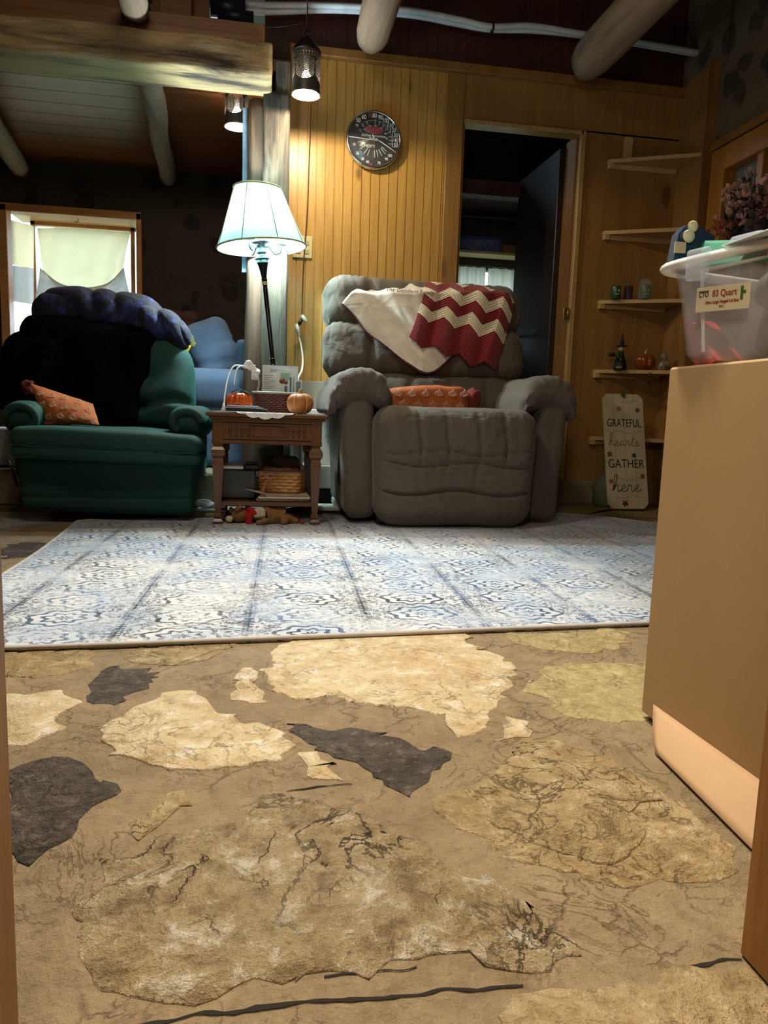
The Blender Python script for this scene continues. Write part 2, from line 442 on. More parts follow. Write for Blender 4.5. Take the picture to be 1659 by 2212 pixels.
# rug
def rugmat():
    t = NT('distressed_rug'); c = t.n('ShaderNodeTexCoord'); sp = t.n('ShaderNodeSeparateXYZ'); t.l(c.outputs['Object'], sp.inputs[0])
    v = c.outputs['Object']
    x = t.math('ADD', sp.outputs[0], t.math('MULTIPLY', sp.outputs[1], -.03)); y = sp.outputs[1]
    px, py = .31, .17
    cx = t.math('SUBTRACT', t.math('FRACT', t.math('DIVIDE', x, px)), .5)
    cy = t.math('SUBTRACT', t.math('FRACT', t.math('DIVIDE', y, py)), .5)
    dx = t.math('MULTIPLY', cx, px); dy = t.math('MULTIPLY', cy, py)
    d = t.math('SQRT', t.math('ADD', t.math('MULTIPLY', dx, dx), t.math('MULTIPLY', t.math('MULTIPLY', dy, dy), 1.6)))
    ang = t.math('ARCTAN2', dy, dx)
    pet = t.math('MULTIPLY', t.math('SINE', t.math('MULTIPLY', ang, 8)), .008)
    ring = t.math('SINE', t.math('MULTIPLY', t.math('ADD', d, pet), 165))
    inside = t.math('LESS_THAN', d, .098)
    n1 = t.noise(v, 34, 5, .7, 2.2); n2 = t.noise(v, 4, 4, .6); n3 = t.noise(v, 110, 3, .7)
    curl = t.ramp(n1, [(.50, (0, 0, 0, 1)), (.54, (1, 1, 1, 1)), (.585, (1, 1, 1, 1)), (.63, (0, 0, 0, 1))])
    med = t.math('MULTIPLY', t.math('GREATER_THAN', ring, .35), inside)
    pat = t.math('MAXIMUM', t.math('MULTIPLY', curl, t.math('SUBTRACT', 1, inside)), med)
    # column borders with ticks
    e = t.math('ABSOLUTE', cx)
    bd = t.math('GREATER_THAN', e, .455); tick = t.math('GREATER_THAN', t.math('SINE', t.math('MULTIPLY', y, 420)), .1)
    core = t.math('GREATER_THAN', e, .49)
    border = t.math('MAXIMUM', t.math('MULTIPLY', bd, tick), core)
    pat = t.math('MAXIMUM', pat, border)
    wear = t.ramp(t.math('ADD', n2, t.math('MULTIPLY', t.math('SUBTRACT', n3, .5), .9)), [(.38, (.15, .15, .15, 1)), (.56, (1, 1, 1, 1))])
    f = t.math('MULTIPLY', pat, wear)
    ink = t.mix(t.ramp(t.noise(v, 2.6, 3), [(.42, (0, 0, 0, 1)), (.55, (1, 1, 1, 1))]), hexc('34383a'), hexc('40587a'))
    ground = t.mix(t.ramp(t.noise(v, 3.3, 4, .6, 1), [(.4, (0, 0, 0, 1)), (.62, (1, 1, 1, 1))]), hexc('d4d4d2'), hexc('aebac8'))
    ground = t.mix(t.ramp(n3, [(.35, (.5, .5, .5, 1)), (.6, (0, 0, 0, 1))]), ground, hexc('9ca8b4'))
    t.col(t.mix(f, ground, ink)); t.set(Roughness=.95); t.b.inputs['Sheen Weight'].default_value = .25
    t.bump(t.math('ADD', n3, t.math('MULTIPLY', pat, -.6)), .5, .004); return t.m
m_rug = rugmat()
# ------------------------------------------------------------------ room shell
g = G(); g.box((-3.6, -2.6, -.06), (3.2, 4.7, 0)); 
S1 = lambda *p: [tuple(P(a, b, z=0)[:2]) for a, b in p]
STH = .32
stones = [
 (m_stpale, .009, S1((596,1400),(640,1378),(1000,1362),(1040,1410),(1115,1432),(1100,1490),(1065,1540),(1040,1585),(985,1592),(958,1570),(965,1550),(900,1530),(820,1528),(700,1505),(640,1515),(600,1495),(580,1450))),
 (m_stpale, .010, S1((210,1600),(262,1545),(350,1497),(430,1497),(465,1530),(560,1565),(632,1610),(610,1640),(520,1655),(440,1668),(340,1660),(250,1625))),
 (m_stpale, .006, S1((500,1510),(520,1445),(553,1443),(560,1480),(577,1515),(540,1522))),
 (m_stdark, .006, S1((180,1478),(235,1440),(355,1455),(300,1495),(245,1528),(190,1515))),
 (m_stpale, .007, S1((0,1505),(130,1490),(160,1525),(115,1580),(60,1610),(-20,1615))),
 (m_stdark, .010, S1((20,1665),(120,1635),(195,1655),(250,1720),(180,1760),(130,1815),(60,1870),(10,1850))),
 (m_stdark, .008, S1((625,1562),(720,1580),(800,1578),(972,1637),(930,1680),(885,1722),(840,1700),(760,1650),(690,1620))),
 (m_stpale, .006, S1((645,1625),(680,1630),(740,1690),(650,1680))),
 (m_stpale, .006, S1((1090,1548),(1140,1556),(1142,1592),(1080,1602))),
 (m_sttan, .007, S1((915,1740),(1020,1700),(1045,1675),(1150,1600),(1200,1595),(1330,1650),(1400,1690),(1480,1740),(1590,1835),(1595,1880),(1480,1915),(1360,1925),(1230,1890),(1090,1845),(980,1790))),
 (m_sttan, .018, S1((1030,1700),(1090,1655),(1150,1650),(1330,1670),(1425,1735),(1350,1760),(1395,1800),(1380,1825),(1330,1868),(1240,1860),(1150,1825),(1060,1775),(1050,1735))),
 (m_strough, .008, S1((600,1705),(750,1750),(830,1790),(920,1830),(1000,1880),(1160,1980),(1260,2060),(1180,2090),(1000,2080),(800,2100),(600,2125),(400,2160),(250,2150),(170,2080),(160,1960),(240,1860),(420,1800),(520,1770))),
 (m_sttan, .006, S1((270,1790),(400,1710),(415,1740),(300,1812))),
 (m_sttan, .006, S1((-30,1405),(200,1405),(195,1440),(140,1460),(-30,1465))),
 (m_sttan, .006, S1((262,1425),(300,1400),(500,1380),(490,1410),(430,1430),(290,1432))),
 (m_stolive, .006, S1((1130,1480),(1180,1440),(1290,1432),(1440,1445),(1460,1530),(1420,1555),(1300,1560),(1200,1540))),
 (m_stolive, .006, S1((1080,1372),(1360,1360),(1350,1400),(1270,1412),(1180,1405),(1100,1385))),
 (m_sttan, .007, S1((1080,2200),(1120,2150),(1240,2140),(1330,2150),(1450,2095),(1600,2085),(1690,2180),(1700,2330),(1060,2340))),
 (m_stdark, .008, S1((8,1185),(45,1172),(95,1172),(70,1203),(15,1207))),
 (m_sttan, .006, [(-2.2,2.0),(-1.3,1.9),(-1.1,2.6),(-1.5,3.1),(-2.2,2.9)]),
 (m_sttan, .006, [(-1.9,3.3),(-1.25,3.25),(-1.0,3.6),(-1.5,3.95),(-2.0,3.8)]),
 (m_stolive, .006, [(1.75,4.1),(2.4,3.95),(2.9,4.2),(2.5,4.5),(1.9,4.45)]),
 (m_strough, .006, [(1.5,1.9),(2.2,1.9),(2.5,2.6),(1.9,2.9)]),
 (m_strough, .006, [(-.35,-.3),(.3,-.35),(.35,.28),(-.3,.30)]),
]
mats = [m_mortar, m_crack]
for m, h, poly in stones:
    if m not in mats: mats.append(m)
    g.cur = mats.index(m); k = len(poly); fine = []
    for i in range(k):
        a, b = np.array(poly[i]), np.array(poly[(i+1) % k]); L = np.linalg.norm(b-a); q = max(2, int(L/.015))
        for j in range(q):
            p = a+(b-a)*j/q; s = min(.02, L*.16)
            p = p+np.array([nz(p[0]*22, p[1]*22, 1)+.5*nz(p[0]*70, p[1]*70, 1), nz(p[0]*22, p[1]*22, 9)+.5*nz(p[0]*70, p[1]*70, 9)])*s*1.7
            fine.append(p)
    c = np.mean(fine, axis=0); n = len(fine); V = []; F = []
    h *= STH
    for s, z in ((1.0, 0), (.997, h*.8), (.985, h)):
        for p in fine: V.append((*(c+(p-c)*s), z))
    for r in range(2):
        for i in range(n): F.append((r*n+i, r*n+(i+1) % n, (r+1)*n+(i+1) % n, (r+1)*n+i))
    F.append([2*n+i for i in range(n)]); g.add(V, F)
# crack lines
def crack(pts, w):
    g.cur = 1; q = [P(a, b, z=0) for a, b in pts]; q = spline([tuple(p) for p in q], 10); V = []; F = []
    for i, p in enumerate(q):
        ww = w*(.5+abs(nz(p[0]*40, p[1]*40, 3))*2); off = nz(p[0]*30, p[1]*30)*.006
        V += [(p[0], p[1]-ww+off, .0015), (p[0], p[1]+ww+off, .0015)]
        if i: F.append((2*i-2, 2*i, 2*i+1, 2*i-1))
    g.add(V, F)
crack([(250,2225),(420,2198),(640,2170),(830,2157),(1000,2140),(1130,2132)], .0022)
crack([(1440,2096),(1520,2086),(1600,2072)], .002); crack([(700,2112),(820,2100),(900,2090)], .0012)
crack([(620,1712),(700,1700),(760,1694)], .0012)
struct('floor', g, mats)
g = G(); g.box((-3.6, 4.18, .0), (.12, 6.6, .19), .01); struct('trim_1', g, m_conc)      # raised floor slab of the back room
g = G(); g.box((.1, 4.59, 0), (2.66, 4.75, .152), .006); struct('baseboard_back', g, m_conc)
g = G()
# beadboard profile
x0, x1, step = .148, 1.085, .0545
prof = []; x = x0
while x < x1-.01:
    e = min(x+step, x1); prof += [(x+.002, 4.62), (e-.0065, 4.62), (e-.005, 4.6265), (e-.002, 4.6265), (e-.0005, 4.62), (e, 4.62)]; x = e
V = []; F = []
for i, (a, b) in enumerate(prof):
    V += [(a, b, .15), (a, b, 2.575)]
    if i: F.append((2*i-2, 2*i, 2*i+1, 2*i-1))
g.smooth = False; g.add(V, F); g.box((x0, 4.627, .15), (x1, 4.70, 2.575)); struct('wall_back', g, m_bead)
g = G(); g.box((1.085, 4.60, .15), (1.185, 4.70, 2.575), .003); g.box((1.085, 4.612, 2.32), (2.62, 4.70, 2.59)); g.box((1.965, 4.612, .15), (2.62, 4.70, 2.33))
struct('wall_back_panel', g, m_ply)
g = G(); g.box((.14, 4.57, 2.575), (2.62, 4.70, 2.625), .004); struct('trim_2', g, m_case)
g = G(); g.box((1.19, 4.60, 2.30), (1.955, 4.70, 2.325), .003); g.box((1.94, 4.60, .15), (1.972, 4.64, 2.325), .003)
struct('trim_3', g, m_caselit)
g = G(); g.box((1.185, 4.62, .15), (1.20, 4.78, 2.31)); g.box((1.925, 4.64, .15), (1.945, 4.80, 2.31)); struct('trim_4', g, m_case)
# tall boarded wall above the plate, each board edge lapped
g = G(); x = .0
while x < 2.62:
    g.box((x, 4.66+random.uniform(0, .006), 2.6), (min(x+.118, 2.62), 4.74, 3.2)); x += .12
struct('wall_upper', g, m_redbd)
g = G(); g.box((.05, 4.66, 2.6), (.0501, 4.7, 2.61))
# horizontal planks over the big beam (the edges of stacked boards)
g = G(); g.box((-3.4, 4.20, 2.425), (.0, 4.42, 2.475), .003); g.box((-3.4, 4.23, 2.48), (.0, 4.42, 2.545), .003)
struct('trim_5', g, m_plank)
g = G()
for i in range(5):
    z = 2.58+i*.115; g.box((-3.4, 4.34+(i % 2)*.05, z), (-.6, 4.46, z+.062), .003)
g.box((-3.4, 4.47, 2.4), (-.3, 4.5, 3.2)); struct('wall_gable', g, m_plank)
# back room
g = G(); g.box((-3.6, 6.4, .19), (-2.0, 6.55, 2.6)); g.box((-.965, 6.4, .19), (.16, 6.55, 2.6)); g.box((-2.0, 6.4, 2.03), (-.965, 6.55, 2.6)); g.box((-2.0, 6.4, .19), (-.965, 6.55, .8))
struct('wall_far', g, m_stonew)
g = G(); g.box((.02, 4.48, .15), (.14, 6.55, 2.6)); struct('wall_divider', g, m_stonew)
g = G(); g.box((-3.7, -2.6, 0), (-3.55, 6.6, 3.3)); struct('wall_left', g, m_plaster)
g = G(); y = 4.42
while y < 6.5:
    g.box((-3.6, y, 2.40), (.14, y+.188, 2.43)); y += .194
g.box((-3.6, 4.42, 2.43), (.14, 6.5, 2.46)); struct('ceiling_back', g, m_pine)
g = G(); g.box((-3.7, -2.7, 3.2), (3.2, 6.7, 3.3)); struct('ceiling', g, m_redbd)
# next room through the doorway
g = G(); g.box((.14, 6.6, 0), (1.6, 6.7, 3.2)); g.box((2.34, 6.6, 0), (3.1, 6.7, 3.2)); g.box((1.6, 6.6, 0), (2.34, 6.7, 1.2)); g.box((1.6, 6.6, 1.84), (2.34, 6.7, 3.2)); g.box((2.72, 4.70, 0), (2.8, 6.6, 3.2)); g.box((.14, 4.75, 0), (2.8, 6.7, .15)); struct('wall_next_room', g, m_stonew)
g = G(); g.box((.14, 5.5, 2.16), (2.7, 5.62, 2.26), .005); g.box((.14, 5.62, 2.26), (2.7, 6.6, 2.30)); struct('ceiling_next_room', g, m_redbd)
# right wall
g = G(); g.box((2.6, 4.28, 0), (2.72, 4.62, 2.66), .003); struct('wall_right_panel', g, m_ply)
g = G(); g.box((2.64, -2.6, 0), (2.8, 4.29, 1.2)); g.box((2.64, -2.6, 2.17), (2.8, 4.29, 3.2)); g.box((2.62, 4.2, 2.62), (2.8, 4.75, 3.2)); g.box((2.64, -2.6, 1.2), (2.8, 2.4, 2.17)); g.box((2.64, 4.255, 1.2), (2.8, 4.285, 2.2))
struct('wall_right', g, m_plaster)
g = G(); g.box((2.61, 2.3, 2.15), (2.68, 4.275, 2.20), .004); g.box((2.56, 4.268, 0), (2.64, 4.285, 2.66), .002)
struct('trim_6', g, m_case)
# window in right wall
t = thing('window_2', (2.62, 3.3, 1.2), None, None); tag(t, kind='structure')
g = G(); g.box((2.60, 2.4, 2.0), (2.70, 4.235, 2.135), .004); g.box((2.60, 4.10, 1.2), (2.70, 4.235, 2.01), .004); g.box((2.62, 3.78, 1.2), (2.69, 3.83, 2.01), .003); g.box((2.60, 2.4, 1.2), (2.70, 4.23, 1.28), .004)
obj('window_frame', g, m_winor, t)
g = G(); g.box((2.68, 2.4, 1.25), (2.685, 4.12, 2.02)); obj('pane', g, clearmat('window_glass', 'e8f0f4', .12, .03), t)
g = G()
g.sheet(lambda u, v: (2.725+.012*math.sin(u*60), 4.14-u*1.7, 2.04-v*.8), 120, 4, .003); obj('curtain', g, fabric('grey_curtain', '6c645c', '7c746a', 5), t)
g = G(); g.box((2.76, 2.3, 1.1), (2.79, 4.26, 2.2)); struct('wall_right_outer', g, m_plaster)
# front wall with the doorway the picture is taken through
g = G(); g.box((-3.6, .50, 0), (-.30, .60, 3.2)); g.box((.72, .50, 0), (2.7, .60, 3.2)); g.box((-.30, .50, 2.1), (.72, .60, 3.2)); struct('wall_front', g, m_plaster)
g = G(); g.box((-.32, .47, 0), (float(P(30, 1800, y=.62)[0]), .62, 2.12), .006); struct('trim_7', g, m_jamb, label='left doorway jamb')
g = G(); g.box((.508, .30, 0), (.60, .646, 2.12), .004); g.box((.60, .45, 0), (.74, .63, 2.12), .004); struct('trim_8', g, m_jamb, label='right doorway jamb')
g = G(); g.box((-3.6, -2.7, 0), (2.8, -2.6, 3.2)); struct('wall_rear', g, m_plaster)
# ------------------------------------------------------------------ bay window in back room
t = thing('window_1', (-1.5, 6.4, .8), None, None); tag(t, kind='structure')
yi = 6.82
il, ir = P(75, 490, y=yi)[0], P(285, 500, y=yi)[0]; it = P(180, 492, y=yi)[2]; ib = .82
ol, orr, ot = -1.985, -.972, 2.03
g = G(); g.box((ol-.03, 6.36, ib-.1), (ol+.035, 6.48, ot+.02), .004); g.box((orr-.02, 6.36, ib-.1), (orr+.02, 6.48, ot+.02), .004); g.box((ol-.03, 6.36, ot-.03), (orr+.02, 6.48, ot+.03), .004)
obj('window_frame', g, m_winwood, t)
g = G(); g.box((ol, 6.42, ot), (orr, yi+.06, ot+.02)); g.box((ol, 6.42, ib-.04), (orr, yi+.06, ib)); obj('bay_ceiling_board', g, m_winwood, t)
g = G(); w = .028
for (xa, xb) in ((il-w, il+w*.3), (ir-w*.3, ir+w)):
    g.box((xa, yi-.03, ib), (xb, yi+.03, it+.03), .003)
g.box((il-w, yi-.03, it-.01), (ir+w, yi+.03, it+.05), .003); g.box((il-w, yi-.03, ib), (ir+w, yi+.03, ib+.05), .003); g.box((il-w, yi-.03, 1.10), (il+.20, yi+.02, 1.13), .002)
obj('bay_frame', g, m_winwood, t)
g = G(); g.box((il, yi, ib), (ir, yi+.004, it)); g.smooth = False
g.add([(ol+.03, 6.46, ib), (il-w, yi, ib), (il-w, yi, ot), (ol+.03, 6.46, ot)], [(0, 1, 2, 3)]); g.add([(orr-.02, 6.46, ib), (ir+w, yi, ib), (ir+w, yi, ot), (orr-.02, 6.46, ot)], [(0, 3, 2, 1)])
obj('pane', g, clearmat('day_glass', 'f4faff', .06, .02), t)
# outside meadow
g = G(); g.box((-30, 7.2, -.6), (25, 60, -.5)); tag(obj('ground_outside', g, plain('meadow_grass', '6c7c5c', .9, 0, '8c9c70', 3), at=(0, 20, -.6)), kind='structure')
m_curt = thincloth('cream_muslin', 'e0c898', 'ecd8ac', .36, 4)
m_curt2 = thincloth('shaded_muslin', 'a89c90', 'b4a89c', .30, 4)  # cream muslin greyed: shade of the folded lower cloth put into the colour
t = thing('window_curtain', (-1.45, 6.78, 1.3), 'cream muslin curtain tied up in a swag over the centre bay window pane', 'curtain')
f = coons([(80,492),(180,494),(282,503)], [(92,585),(130,618),(180,627),(230,618),(265,585)], [(80,492),(86,540),(92,585)], [(282,503),(272,545),(265,585)])
def cw(f, y, amp=.006, fr=25):
    def q(u, v):
        a, b = f(u, v); p = P(a, b, y=y); p[1] += amp*math.sin(u*fr+v*3)+amp*nz(u*6, v*6); return p
    return q
g = G(); g.sheet(cw(f, 6.76), 40, 24, 0); obj('cloth', g, m_curt, t)
f2 = coons([(86,578),(130,612),(180,621),(230,612),(268,578)], [(74,652),(120,668),(180,680),(230,670),(284,650)], [(86,578),(80,620),(74,652)], [(268,578),(276,620),(284,650)])
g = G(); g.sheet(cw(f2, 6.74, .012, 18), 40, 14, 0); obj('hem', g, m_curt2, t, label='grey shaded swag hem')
t = thing('window_curtain', (-1.9, 6.6, 1.3), 'narrow muslin curtain over the angled left pane of the far bay window', 'curtain')
def sidec(px0, px1):
    def q(u, v):
        a = 20+u*53; y0 = px0[0]*(1-u)+px0[1]*u; y1 = px1[0]*(1-u)+px1[1]*u; b = y0*(1-v)+y1*v
        p = P(a, b, y=6.46+u*.32); p[1] += .008*math.sin(u*15); return p
    return q
g = G(); g.sheet(sidec((474, 488), (570, 582)), 14, 20, 0); obj('cloth', g, m_curt, t)
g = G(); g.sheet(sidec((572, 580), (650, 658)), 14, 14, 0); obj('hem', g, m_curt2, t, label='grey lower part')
g = G(); p = P(166, 476, y=6.5); g.tube(spline([p+[0, 0, .03], p+[.01, 0, 0], p+[.0, 0, -.015], p+[-.015, 0, -.005]], 6), .003, 8)
tag(obj('hook', g, m_black), 'small black ceiling hook above the cream bay window curtain', 'hook')
# ------------------------------------------------------------------ logs, beam, post
def roughlog(a, b, r, seed, n=22, k=40, flat=.95):
    a, b = np.array(a), np.array(b); g = G(); V = []; F = []
    d = (b-a); L = np.linalg.norm(d); d = d/L
    s = np.cross(d, [0, 0, 1.0]); s /= np.linalg.norm(s); u = np.cross(s, d)
    for i in range(k+1):
        t = i/k; c = a+(b-a)*t+s*.02*nz(t*3, seed)+u*.02*nz(t*3, seed+5); rr = r*(1+.08*nz(t*4, seed+9))
        if i in (0, k): rr *= .86
        for j in range(n):
            th = 2*PI*j/n; q = rr*(1+.10*nz(math.cos(th)*1.6, math.sin(th)*1.6+seed, t*5)+.03*nz(math.cos(th)*6, math.sin(th)*6, t*20+seed))
            V.append(c+s*math.cos(th)*q+u*math.sin(th)*q*flat)
    for i in range(k):
        for j in range(n): F.append((i*n+j, i*n+(j+1) % n, (i+1)*n+(j+1) % n, (i+1)*n+j))
    F.append(list(range(n))); F.append([k*n+j for j in range(n-1, -1, -1)])
    return g.add(V, F)
for (x, r, lab, sd) in ((-.645, .075, 'peeled grey ceiling log above the left end of the big hewn beam', 1), (.585, .092, 'peeled ceiling log ending above the beadboard, between lantern and doorway', 2), (1.86, .115, 'thick brown ceiling log ending above the doorway, nearest the corner shelves', 3)):
    tag(obj('ceiling_log', roughlog((x, .65, 2.60+.02*sd/3 if sd > 1 else 2.515), (x, 4.41 if sd > 1 else 4.19, 2.60+.02*sd/3 if sd > 1 else 2.515), r, sd), m_log), lab, 'log', 'ceiling logs')
a = P(333, 200, y=4.66); b = P(362, 362, y=6.34)
tag(obj('ceiling_log', roughlog((a[0]+.0, 4.5, 2.325), (b[0], 6.38, 2.33), .062, 4), m_log), 'slim log rafter under back room boards, right of the bay window', 'log', 'back room log rafters')
tag(obj('ceiling_log', roughlog((-1.62, 4.5, 2.31), (-1.84, 6.38, 2.32), .07, 5), m_log), 'log rafter at the far left under back room boards', 'log', 'back room log rafters')
g = G()
def bf(w, nn, p):
    w = np.array(w); w[2] += .012*nz(w[0]*3, w[1]*6, w[2]*6); w[1] += .014*nz(w[0]*4, 5, w[2]*9); return w
g.soft((-1.68, 4.25, 2.328), (3.44, .26, .175), .018, (70, 8, 8), bf)
tag(obj('ceiling_beam', g, m_beam), 'large hewn timber beam with black weathering over the opening to the back room', 'beam')
t = thing('wood_post', (.06, 4.38, 0), 'square rough sawn timber post under the end of the hewn beam', 'post')
g = G(); g.soft((.068, 4.40, 1.20), (.145, .16, 2.12), .012, (6, 6, 50), lambda w, nn, p: w+np.array([.004*nz(w[2]*6, 1), .004*nz(w[2]*6, w[0]*20), 0]))
obj('timber', g, m_post, t)
g = G(); g.box((.062, 4.33, 2.25), (.143, 4.50, 2.42), .006); obj('cap_block', g, m_post, t)
tag(obj('wood_post', roughlog((-.045, 4.44, .19), (-.035, 4.44, 2.24), .058, 8), m_postlog), 'dark round log post left of the square timber post', 'post')
g = G(); g.box((-.118, 4.47, 1.325), (-.052, 4.49, 2.215), .003)
tag(obj('metal_strip', g, plain('galvanised_strip', '8ea4b8', .5, .3, '70859c', 12)), 'blue grey vertical strip fixed on the round log post, above the lamp shade', 'strip')
# ------------------------------------------------------------------ cable bundles overhead
t = thing('pipe_bundle', (1.2, 4.5, 2.8), 'white insulated pipes strung along the upper wall behind the logs', 'pipe bundle')
m_pipe = plain('white_pipe', 'd4dae0', .5, 0, 'b8c0c8', 8, .2, 30)
for k, (dz, pts) in enumerate(((0, [(430,-6),(560,10),(720,12),(880,22),(990,42),(1060,57),(1150,56),(1250,72),(1400,95),(1546,120)]), (1, [(430,8),(560,25),(720,22),(880,32),(990,52),(1060,64),(1150,66),(1250,76),(1400,99),(1546,124)]))):
    g = G(); g.tube(spline([tuple(P(a, b, y=4.52+.03*k)) for a, b in pts], 8), .0165, 12); obj('pipe', g, m_pipe, t)
g = G(); a = P(1063, 60, y=4.53); g.lathe((0, 0, 0), [(.03, -.006), (.03, .006)], 16, M=Matrix.Translation(a) @ Matrix.Rotation(PI/2, 4, 'Y')); obj('cable_tie', g, m_black, t)
t = thing('pipe_wrap', tuple(P(505, 30, y=4.46)), 'dark blue tape wrapped sleeve around the white overhead pipes', 'wrap')
g = G(); g.tube([P(455, 14, y=4.50), P(530, 20, y=4.50)], .052, 16); g.tube([P(470, 32, y=4.47), P(548, 38, y=4.47)], .03, 14); obj('sleeve', g, plain('blue_black_tape', '141c2c', .4, 0, '1c2638', 20), t)
g = G(); p = P(500, 80, y=4.5); g.soft(p, (.20, .10, .10), .045, 12, lambda w, nn, q: w+nn*.012*nz(w[0]*12, w[1]*12, w[2]*12)); obj('loose_wrap', g, plain('black_netting', '0e1018', .7), t)
g = G(); g.tube(spline([tuple(P(a, b, y=4.38)) for a, b in ((355,-4),(390,22),(440,45),(520,56),(600,58),(650,50))], 8), .004, 8)
tag(obj('sagging_wire', g, m_black), 'thin black cord sagging in front of the planks toward the nearer lantern', 'cord')
g = G(); g.box(tuple(P(345, 60, y=4.36)-[0, 0, .02]), tuple(P(415, 10, y=4.40)+[0, 0, .1]), .003)
tag(obj('wood_block', g, m_plank), 'orange pine block above the beam, right of the first ceiling log', 'block')
# ------------------------------------------------------------------ lanterns
def lantern(x, y, z, label, cordtop):
    t = thing('pendant_lantern', (x, y, z), label, 'lantern', 'punched tin pendant lanterns')
    g = G(); R, H, nu, nv = .071, .20, 240, 110; V = []; F = []
    for j in range(nv+1):
        for i in range(nu): th = 2*PI*i/nu; V.append((x+R*math.cos(th), y+R*math.sin(th), z+H*j/nv))
    for j in range(nv):
        for i in range(nu):
            th = 2*PI*(i+.5)/nu; hh = H*(j+.5)/nv; hole = False
            for c in (-PI*.55, PI*.45, -PI*.05, PI*.95):
                d = (th-c+PI) % (2*PI)-PI; rr = math.hypot(d*R, hh-.112)
                if abs(d) < PI/4.1 and rr < .058:
                    k = int(rr/.0078); nd = max(6, 7*k+6)
                    if rr-k*.0078 < .0036 and (math.atan2(hh-.112, d*R)/(2*PI)*nd) % 1 < .42: hole = True
                elif abs(d) < PI/4.1 and hh > .165 and hh < .19 and (hh % .012) < .004 and i % 8 < 3: hole = True
            if not hole: F.append((j*nu+i, j*nu+(i+1) % nu, (j+1)*nu+(i+1) % nu, (j+1)*nu+i))
    g.add(V, F); obj('tin_shade', g, plain('pewter_tin', '4a4640', .5, .2, '3c3833', 10), t)
    g = G(); g.lathe((x, y, z+H), [(.074, 0), (.076, .006), (.066, .022), (.05, .045), (.034, .062), (.018, .07), (.012, .08)], 32); obj('cap', g, plain('dark_tin', '262220', .4, .7), t)
    g = G(); g.lathe((x, y, z), [(.074, -.002), (.075, .006), (.071, .008), (.070, 0)], 40, cap=False); obj('rim', g, plain('pewter_rim', '8a8478', .3, .8), t)
    g = G(); g.tube([(x, y, z+H+.07), (x, y, cordtop)], .0035, 8); g.lathe((x, y, z+H+.075), [(.012, 0), (.014, .02), (.006, .04)], 12); obj('cord', g, m_black, t)
    g = G(); e = NT('bulb_glow'+str(int(x*100))); e.b.inputs['Emission Color'].default_value = (1, .9, .72, 1); e.b.inputs['Emission Strength'].default_value = 55
    g.lathe((x, y, z), [(.004, .010), (.05, .012), (.058, .022), (.05, .045), (.03, .075), (.014, .11)], 20); b = obj('bulb', g, e.m, t)
    g = G(); g.lathe((x, y, z), [(.012, .1), (.014, .13), (.014, .19)], 12); obj('socket', g, m_white, t)
    return t
lantern(.212, 4.1, 2.168, 'nearer punched tin lantern hanging beside the post, left of the round gauge', 3.2)
lantern(-.158, 4.75, 2.205, 'farther punched tin lantern hanging below the beam, left of the post', 2.40)
for n_ in ('tin_lantern_bulb', 'back_lantern_bulb'):
    o = bpy.data.objects[n_]; o.location.z = (2.172 if n_[0] == 't' else 2.209); o.data.shadow_soft_size = .01; 
# ------------------------------------------------------------------ gauge
c = np.array(P(808, 301, y=4.57)); c = (c[0], 4.585, c[2])
t = thing('thermometer_dial', c, 'round black thermometer and humidity dial with a chrome rim, on the beadboard', 'thermometer')
MW = lambda dx, dz, dy=0: frame((c[0]+dx, c[1]+dy, c[2]+dz), (1, 0, 0), (0, 0, 1))
Ry = Matrix.Translation(c) @ Matrix.Rotation(PI/2, 4, 'X')
g = G(); g.lathe((0, 0, 0), [(.150, -.035), (.163, -.03), (.165, 0), (.163, .012), (.157, .016), (.152, .014), (.151, .008)], 72, M=Ry, cap=False); obj('rim', g, m_chrome, t)
g = G(); g.lathe((0, 0, 0), [(.155, -.034), (.155, .007)], 64, M=Ry); obj('dial_face', g, plain('black_dial', '07080c', .25), t)
gw = G(); gr = G()
def tick(g, ang, r0, r1, w=.002, cx=0, cz=0):
    a = math.radians(ang); d = Vector((math.sin(a), 0, math.cos(a)))
    g.tube([Vector(c)+Vector((cx, -.0095, cz))+d*r0, Vector(c)+Vector((cx, -.0095, cz))+d*r1], w*.7, 6)
for s, a in (('50', -42), ('60', -25), ('80', 3), ('90', 18), ('100', 33), ('110', 49), ('120', 62), ('130', 75), ('140', 87), ('150', 99)):
    r = .133; text(s, .034, MW(math.sin(math.radians(a))*r-.006, math.cos(math.radians(a))*r, -.009), g=gw, sx=.8); tick(gw, a, .088, .112, .0015)
text('70', .034, MW(math.sin(math.radians(-11))*.133, math.cos(math.radians(-11))*.133, -.009), g=gr, sx=.8)
for a in range(-42, 100, 3): tick(gw, a, .104, .109, .0007)
text('°F', .022, MW(-.104, .068, -.009), g=gw); text('°C', .016, MW(-.082, .045, -.009), g=gw)
for s, a in (('10', -48), ('20', -20), ('30', 5), ('40', 32), ('50', 60), ('60', 80)):
    text(s, .014, MW(math.sin(math.radians(a))*.078, math.cos(math.radians(a))*.078, -.009), g=gw, sx=.9)
text('DuPont Automotive', .019, MW(-.002, .022, -.009), g=gw, sx=.9); text('Finishes', .019, MW(-.002, .006, -.009), g=gw, sx=.9)
text('HUMIDITY', .023, MW(-.038, -.038, -.009), g=gw, sx=.85)
for s, a, w in (('10', -106, .118), ('20', -131, .122), ('30', -151, .125), ('40', -166, .127), ('70', 163, .13), ('90', 140, .128), ('100', 127, .128)):
    text(s, .022, MW(math.sin(math.radians(a))*w-.004, math.cos(math.radians(a))*w-.004, -.009), g=gw, sx=.85)
text('50', .024, MW(-.016, -.137, -.009), g=gr, sx=.85)
